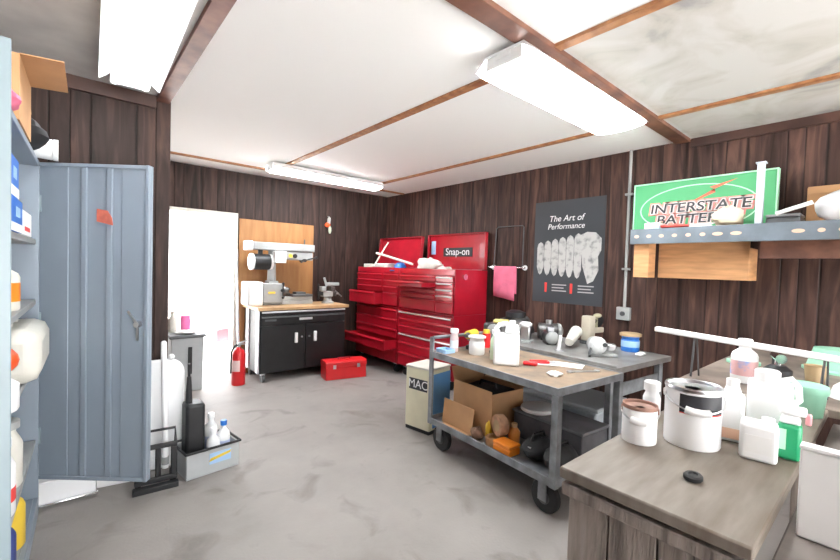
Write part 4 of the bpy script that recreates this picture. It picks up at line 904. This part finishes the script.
simple('amber_bottle', 'amber orange bottle behind the brown tape roll on the lower cart shelf', 'bottle', on_cart(.235, .51, Z2), [('body', MB().lathe([(.04, 0), (.042, .09), (.02, .12)]), mat('amber', (.55, .20, .04), .3), 0), ('cap', MB().lathe([(.022, 0), (.022, .025)], (0, 0, .121)), TAN, 0)])
simple('orange_case', 'bright orange plastic case on the front edge of the lower cart shelf', 'case', on_cart(.085, .445, Z2), [('shell', MB().bx(-.055, .055, -.075, .075, 0, .05), ORANGE, .01), ('lid', MB().bx(-.055, .055, -.075, .075, .051, .072), ORANGE, .006)], CR)
simple('grey_bin', 'dusty grey flat bin with papers at the back of the lower cart shelf', 'bin', on_cart(.505, .36, Z2), [('bin', MB().bx(-.15, .15, -.30, .26, 0, .18), mat('dusty_black', (.10, .10, .11), .7, var=.4), .008), ('lid', MB().bx(-.16, .16, -.31, .27, .181, .20), mat('dusty_slate', (.17, .17, .19), .6, var=.3), .006)], CR)
simple('plastic_dish', 'white plastic dish lying on the dusty grey bin in the cart', 'dish', on_cart(.485, .50, Z2 + .201), [('dish', MB().lathe([(.12, 0), (.125, .008), (.12, .025), (.10, .03)], sx=1.1, sy=1), WHITE, 0)])
for k, (xx, yy, rz_, l_) in enumerate(((.19, .24, 0, 'black tool bag on the lower cart shelf beside the orange case'), (.19, .065, -8, 'black tool bag on the lower cart shelf nearest the front post'))):
    tb = thing('tool_bag', l_, 'bag', on_cart(xx, yy + .03, Z2), CR + R(rz_ * .4))
    MB().lump((0, 0, .075), (.26, .165, .15), 91 + k, .08).build('bag', mat('black_canvas', (.028, .03, .034), .6, var=.4, vscale=9), tb)
    MB().tube([(-.07, 0, .13), (-.05, 0, .17), (.05, 0, .17), (.07, 0, .13)], .008).build('handle', BLACKP, tb)
    MB().bx(-.115, -.095, -.03, .0, .085, .11).build('buckle', STEEL, tb, .003)

# ------------------------------------------------------------------ wooden benches on the right
ZB = .92
t = thing('wooden_workbench', 'weathered wooden workbench with planked front, holding the paint cans', 'workbench', (1.02, .16, 0))
MB().bx(0, 1.34, 0, .42, ZB - .03, ZB).build('bench_top', W_SLAB, t, .005)
MB().bx(.005, .03, .005, .415, ZB - .075, ZB - .042).build('edge_rail', W_GREY, t, .004)
y_ = .008
for wpl in (.10, .075, .115, .11):
    MB().bx(.03, .05, y_, y_ + wpl - .004, .05, ZB - .031).build('front_plank', W_GREY, t, .003); y_ += wpl
MB().bx(.05, 1.32, .395, .412, .05, ZB - .031).build('side_board', W_GREY, t, .003)
for (xx, yy) in ((.06, .03), (1.25, .03), (1.25, .32)): MB().bx(xx, xx + .06, yy, yy + .06, 0, ZB - .031).build('leg', W_GREY, t, .003)
MB().bx(.06, .12, .32, .38, 0, ZB - .031).build('leg', W_GREY, t, .003)
t = thing('lower_bench', 'dark dusty lower bench beside the wooden workbench', 'workbench', (1.02, -1.0, 0))
MB().bx(0, 1.34, 0, 1.145, .84, .87).build('bench_top', W_DARKTOP, t, .004)
MB().bx(.03, .05, .02, 1.14, .1, .839).build('front_board', W_GREY, t, .003)
for (xx, yy) in ((.06, .05), (1.25, .05), (.06, 1.05), (1.25, 1.05)): MB().bx(xx, xx + .06, yy, yy + .06, 0, .839).build('leg', W_GREY, t, .003)
t = thing('brown_bench', 'dusty brown bench along the brown wall under the steel edged shelf', 'workbench', (2.38, -1.4, 0))
MB().bx(0, 1.60, 0, 2.12, ZB - .035, ZB).build('bench_top', mat('dusty_brown_top', (.27, .215, .18), .65, var=.45, vscale=5), t, .004)
for (xx, yy) in ((.04, .04), (1.48, .04), (.04, 2.0), (1.48, 2.0)): MB().bx(xx, xx + .08, yy, yy + .08, 0, ZB - .036).build('leg', W_GREY, t, .003)
MB().bx(.05, 1.55, 2.02, 2.04, .70, ZB - .036).build('apron', W_GREY, t, .002)

ZK = ZB + .001
# paint cans
def paint_can(label, loc, r, h, lidm, band, rz, rimm=STEEL):
    t = thing('paint_can', label, 'paint can', loc, rz, 'paint cans on the wooden workbench')
    MB().lathe([(r * .98, 0), (r, .004), (r, h - .003), (r * .9, h - .02)], n=36).build('body', WHITE, t)
    MB().lathe([(r * 1.02, h - .006), (r * 1.03, h), (r * 1.0, h + .006), (r * .93, h + .004), (r * .90, h - .006)], n=36).build('rim', rimm, t)
    MB().lathe([(r * .89, h - .007), (r * .87, h - .003), (r * .60, h - .005), (r * .3, h - .006)], n=36).build('lid', lidm, t)
    if band:
        n = 20; v = []; f = []
        for i in range(n + 1):
            a = -math.pi / 2 - .75 + 1.7 * i / n
            for z in (h * .62, h * .93): v.append((r * 1.006 * math.cos(a), r * 1.006 * math.sin(a), z))
        for i in range(n): f.append((2 * i, 2 * i + 2, 2 * i + 3, 2 * i + 1))
        MB()._add(v, f).build('label', TEXTK, t)
        v = []; f = []
        for i in range(n + 1):
            a = -math.pi / 2 - .75 + 1.7 * i / n
            for z in (h * .60, h * .62): v.append((r * 1.006 * math.cos(a), r * 1.006 * math.sin(a), z))
        for i in range(n): f.append((2 * i, 2 * i + 2, 2 * i + 3, 2 * i + 1))
        MB()._add(v, f).build('label_line', TEXTR, t)
    # wire bail hanging on the front with a white grip
    pts = [(-r * 1.04, 0, h * .86)] + [(r * 1.08 * -math.cos(a), -r * 1.10 * math.sin(a), h * (.86 - .20 * math.sin(a))) for a in [math.pi * i / 12 for i in range(1, 12)]] + [(r * 1.04, 0, h * .86)]
    ba = MB().tube(pts, .0022, 6).build('bail', STEEL, t)
    MB().tube(pts[4:8], .0115, 10).build('grip', WHITE2, ba)
    for s in (-1, 1): MB().cyl((s * r, 0, h * .86), (s * r * 1.06, 0, h * .86), .012).build('ear', rimm, t)
    return t
VA = R(-40.6)
paint_can('large white paint can with black label band and silver rim on the wooden workbench', (1.510, .407, ZK), .077, .180, STEEL, True, R(-58))
paint_can('small white paint can with rusty brown lid at the bench corner', (1.388, .518, ZK), .050, .112, RUST, False, VA - R(25), RUST)
bottle('white_jar', 'small white jar with white cap peeking out behind the large paint can', 'jar', (1.675, .585, ZK), .030, .095, WHITE, WHITE2, caph=.03, neck=.75)
t = thing('spray_bottle', 'narrow white bottle with orange band beside the large paint can', 'bottle', (1.640, .333, ZK), R(-79))
MB().bx(-.034, .034, -.026, .026, 0, .155).build('body', WHITE, t, .012); MB().box((0, 0, .165), (.05, .04, .024), taper=.7).build('shoulder', WHITE, t, .004)
MB().lathe([(.018, .176), (.018, .20)]).build('cap', WHITE2, t); MB().bx(-.0345, .0345, -.0268, .0268, .012, .045).build('label', mat('faded_orange', (.85, .55, .40), .5), t)
t = thing('plastic_jug', 'small square white jug standing at the front of the bench bottles', 'jug', (1.548, .247, ZK), R(-81))
MB().bx(-.044, .044, -.042, .042, 0, .105).build('body', WHITE, t, .010); MB().lathe([(.016, .105), (.016, .118)], (.02, .015, 0)).build('cap', WHITE2, t)
MB().bx(-.03, .03, -.0432, -.0421, .025, .075).build('label', PAPER, t)
t = thing('plastic_jug', 'taller white jug with corner handle, right behind the small square jug', 'jug', (1.705, .250, ZK), R(-81))
MB().bx(-.056, .056, -.048, .048, 0, .20).build('body', WHITE, t, .012); MB().lathe([(.031, .20), (.033, .206), (.033, .232), (.028, .237)], (-.008, 0, 0)).build('cap', WHITE2, t)
MB().tube([(.02, 0, .205), (.05, 0, .218), (.066, 0, .195), (.070, 0, .155), (.05, 0, .13)], .009, 10).build('handle', WHITE, t)
bottle('label_bottle', 'white round bottle with blue and red label standing under the white rail', 'bottle', (2.62, .49, ZK), .056, .185, WHITE, WHITE2, labm=mat('blue_red_label', (.30, .42, .75), .5, col2=(.75, .45, .45), vscale=12, lo=.45, hi=.55), neck=.45)
simple('spray_gun', 'silver and black spray gun among the bottles under the white rail', 'spray gun', (2.62, .36, ZK), [('cup', MB().lathe([(.05, 0), (.055, .01), (.055, .09), (.03, .11)]), BLACKP, 0), ('gun_body', MB().cyl((-.06, -.02, .15), (.07, .02, .15), .022).cyl((0, 0, .11), (0, 0, .15), .014), CHROME, 0), ('grip', MB().box((.07, .02, .11), (.03, .024, .10), (0, -.2, 0)), DGREY, .005)])
simple('tan_cup', 'tan paper cup on the wall bench beside the spray gun', 'cup', (2.70, .235, ZK), [('cup', MB().lathe([(.03, 0), (.042, .12), (.044, .122), (.04, .12), (.029, .006)]), TAN, 0)])
simple('mint_tub', 'mint green plastic tub with lid behind the white carton', 'tub', (2.20, .215, ZK), [('body', MB().lathe([(.052, 0), (.060, .07), (.061, .088)]), MINT, 0), ('lid', MB().lathe([(.066, 0), (.068, .012), (.066, .03), (.055, .034)], (0, 0, .0885)), MINT, 0)])
t = thing('green_jug', 'green bottle with white trigger head wedged beside the small square white jug', 'bottle', (1.622, .188, ZK), R(-86))
MB().bx(-.027, .027, -.028, .028, 0, .105).build('body', KGREEN, t, .010); MB().bx(-.024, -.006, -.0292, -.0283, .03, .09).build('label', TEXTG, t)
MB().box((0, 0, .117), (.05, .05, .022), taper=.8).build('shoulder', WHITE, t, .006); MB().bx(-.025, .035, -.015, .015, .130, .155).build('trigger_head', WHITE2, t, .006); MB().bx(.032, .046, -.01, .01, .108, .14).build('trigger', mat('pinkish_red', (.8, .35, .38), .5), t, .004)
simple('white_bowl', 'round white bowl turned upside down on the wall bench', 'bowl', (2.66, .10, ZK), [('bowl', MB().lathe([(.085, 0), (.083, .01), (.07, .05), (.045, .075), (.01, .08)]), WHITE2, 0)])
simple('green_basin', 'green plastic basin turned over at the far end of the wall bench', 'basin', (3.40, .20, ZK), [('basin', MB().lathe([(.16, 0), (.16, .012), (.14, .02), (.11, .13), (.02, .14)]), MINT, 0)])
simple('green_plate', 'flat pale green plate lying on the wall bench behind the labelled bottle', 'plate', (3.18, .60, ZK), [('plate', MB().lathe([(.085, 0), (.085, .015), (.07, .02)]), MINT, 0)])
simple('rubber_puck', 'small black rubber cap lying alone on the wooden workbench', 'cap', (1.238, .325, ZK), [('cap', MB().lathe([(.021, 0), (.023, .003), (.023, .010), (.019, .014), (.012, .0145), (.010, .010)], sx=1.15, sy=.95), RUBBER, 0)])
simple('grey_machine', 'dark grey machine base beside the mint tub on the lower bench', 'machine', (2.07, -.02, .871), [('base', MB().bx(-.20, .20, -.12, .10, 0, .07), DGREY, .01), ('housing', MB().bx(-.10, .16, -.10, .06, .07, .16), GREASE, .02), ('lever', MB().tube([(.05, .0, .16), (.10, .04, .22)], .008), BLACKP, 0)])
simple('white_signboard', 'large white panel standing on edge on the dark lower bench', 'panel', (1.25, -.08, .871), [('panel', MB().bx(0, .03, -.25, .206, 0, .20), PAPER, .004), ('top_lip', MB().bx(-.002, .032, -.25, .207, .2005, .2085), WHITE, .002), ('stand', MB().bx(.031, .10, -.15, -.13, 0, .10).bx(.031, .10, .10, .12, 0, .10), WHITE, .003)])
t = thing('white_rail', 'long white rail on thin metal legs above the bench bottles', 'rail', (2.5, .5, ZK))
b = MB().box((0, -0.01, .210), (.05, .76, .026), (R(3.0), 0, 0)); b.build('strip', WHITE2, t, .006)
for yy in (.19, -.30):
    MB().tube([(0, yy, .0), (0, yy - .01, .197 + .05 * yy)], .005, 6).tube([(.06, yy - .02, .0), (0, yy - .02, .197 + .05 * yy)], .004, 6).build('leg', DGREY, t)

# ------------------------------------------------------------------ light
w = bpy.data.worlds.new('sky'); S.world = w; w.use_nodes = True
nt = w.node_tree; bg = nt.nodes['Background']
sky = nt.nodes.new('ShaderNodeTexSky'); sky.sky_type = 'HOSEK_WILKIE'; sky.turbidity = 4.0; sky.ground_albedo = .6
sky.sun_direction = Vector((-.25, -.62, .74)).normalized()
mixn = nt.nodes.new('ShaderNodeMix'); mixn.data_type = 'RGBA'; mixn.inputs[0].default_value = .75
nt.links.new(sky.outputs[0], mixn.inputs[6]); mixn.inputs[7].default_value = (1.0, 1.0, 1.0, 1)
nt.links.new(mixn.outputs[2], bg.inputs[0]); bg.inputs[1].default_value = 5.2
sun = bpy.data.lights.new('sun', 'SUN'); sun.energy = 24.0; sun.angle = R(1.0); sun.color = (1, .98, .96)
so_ = bpy.data.objects.new('sun', sun); COL.objects.link(so_)
so_.rotation_euler = (-Vector((-.25, -.62, .74)).normalized()).to_track_quat('-Z', 'Y').to_euler()

S.view_settings.view_transform = 'Standard'; S.view_settings.look = 'None'; S.view_settings.gamma = 1.0; S.view_settings.use_curve_mapping = False
S.view_settings.exposure = 1.3
try:
    S.cycles.use_denoising = True; S.cycles.max_bounces = 10; S.cycles.diffuse_bounces = 6; S.cycles.sample_clamp_indirect = 6.0
except Exception: pass
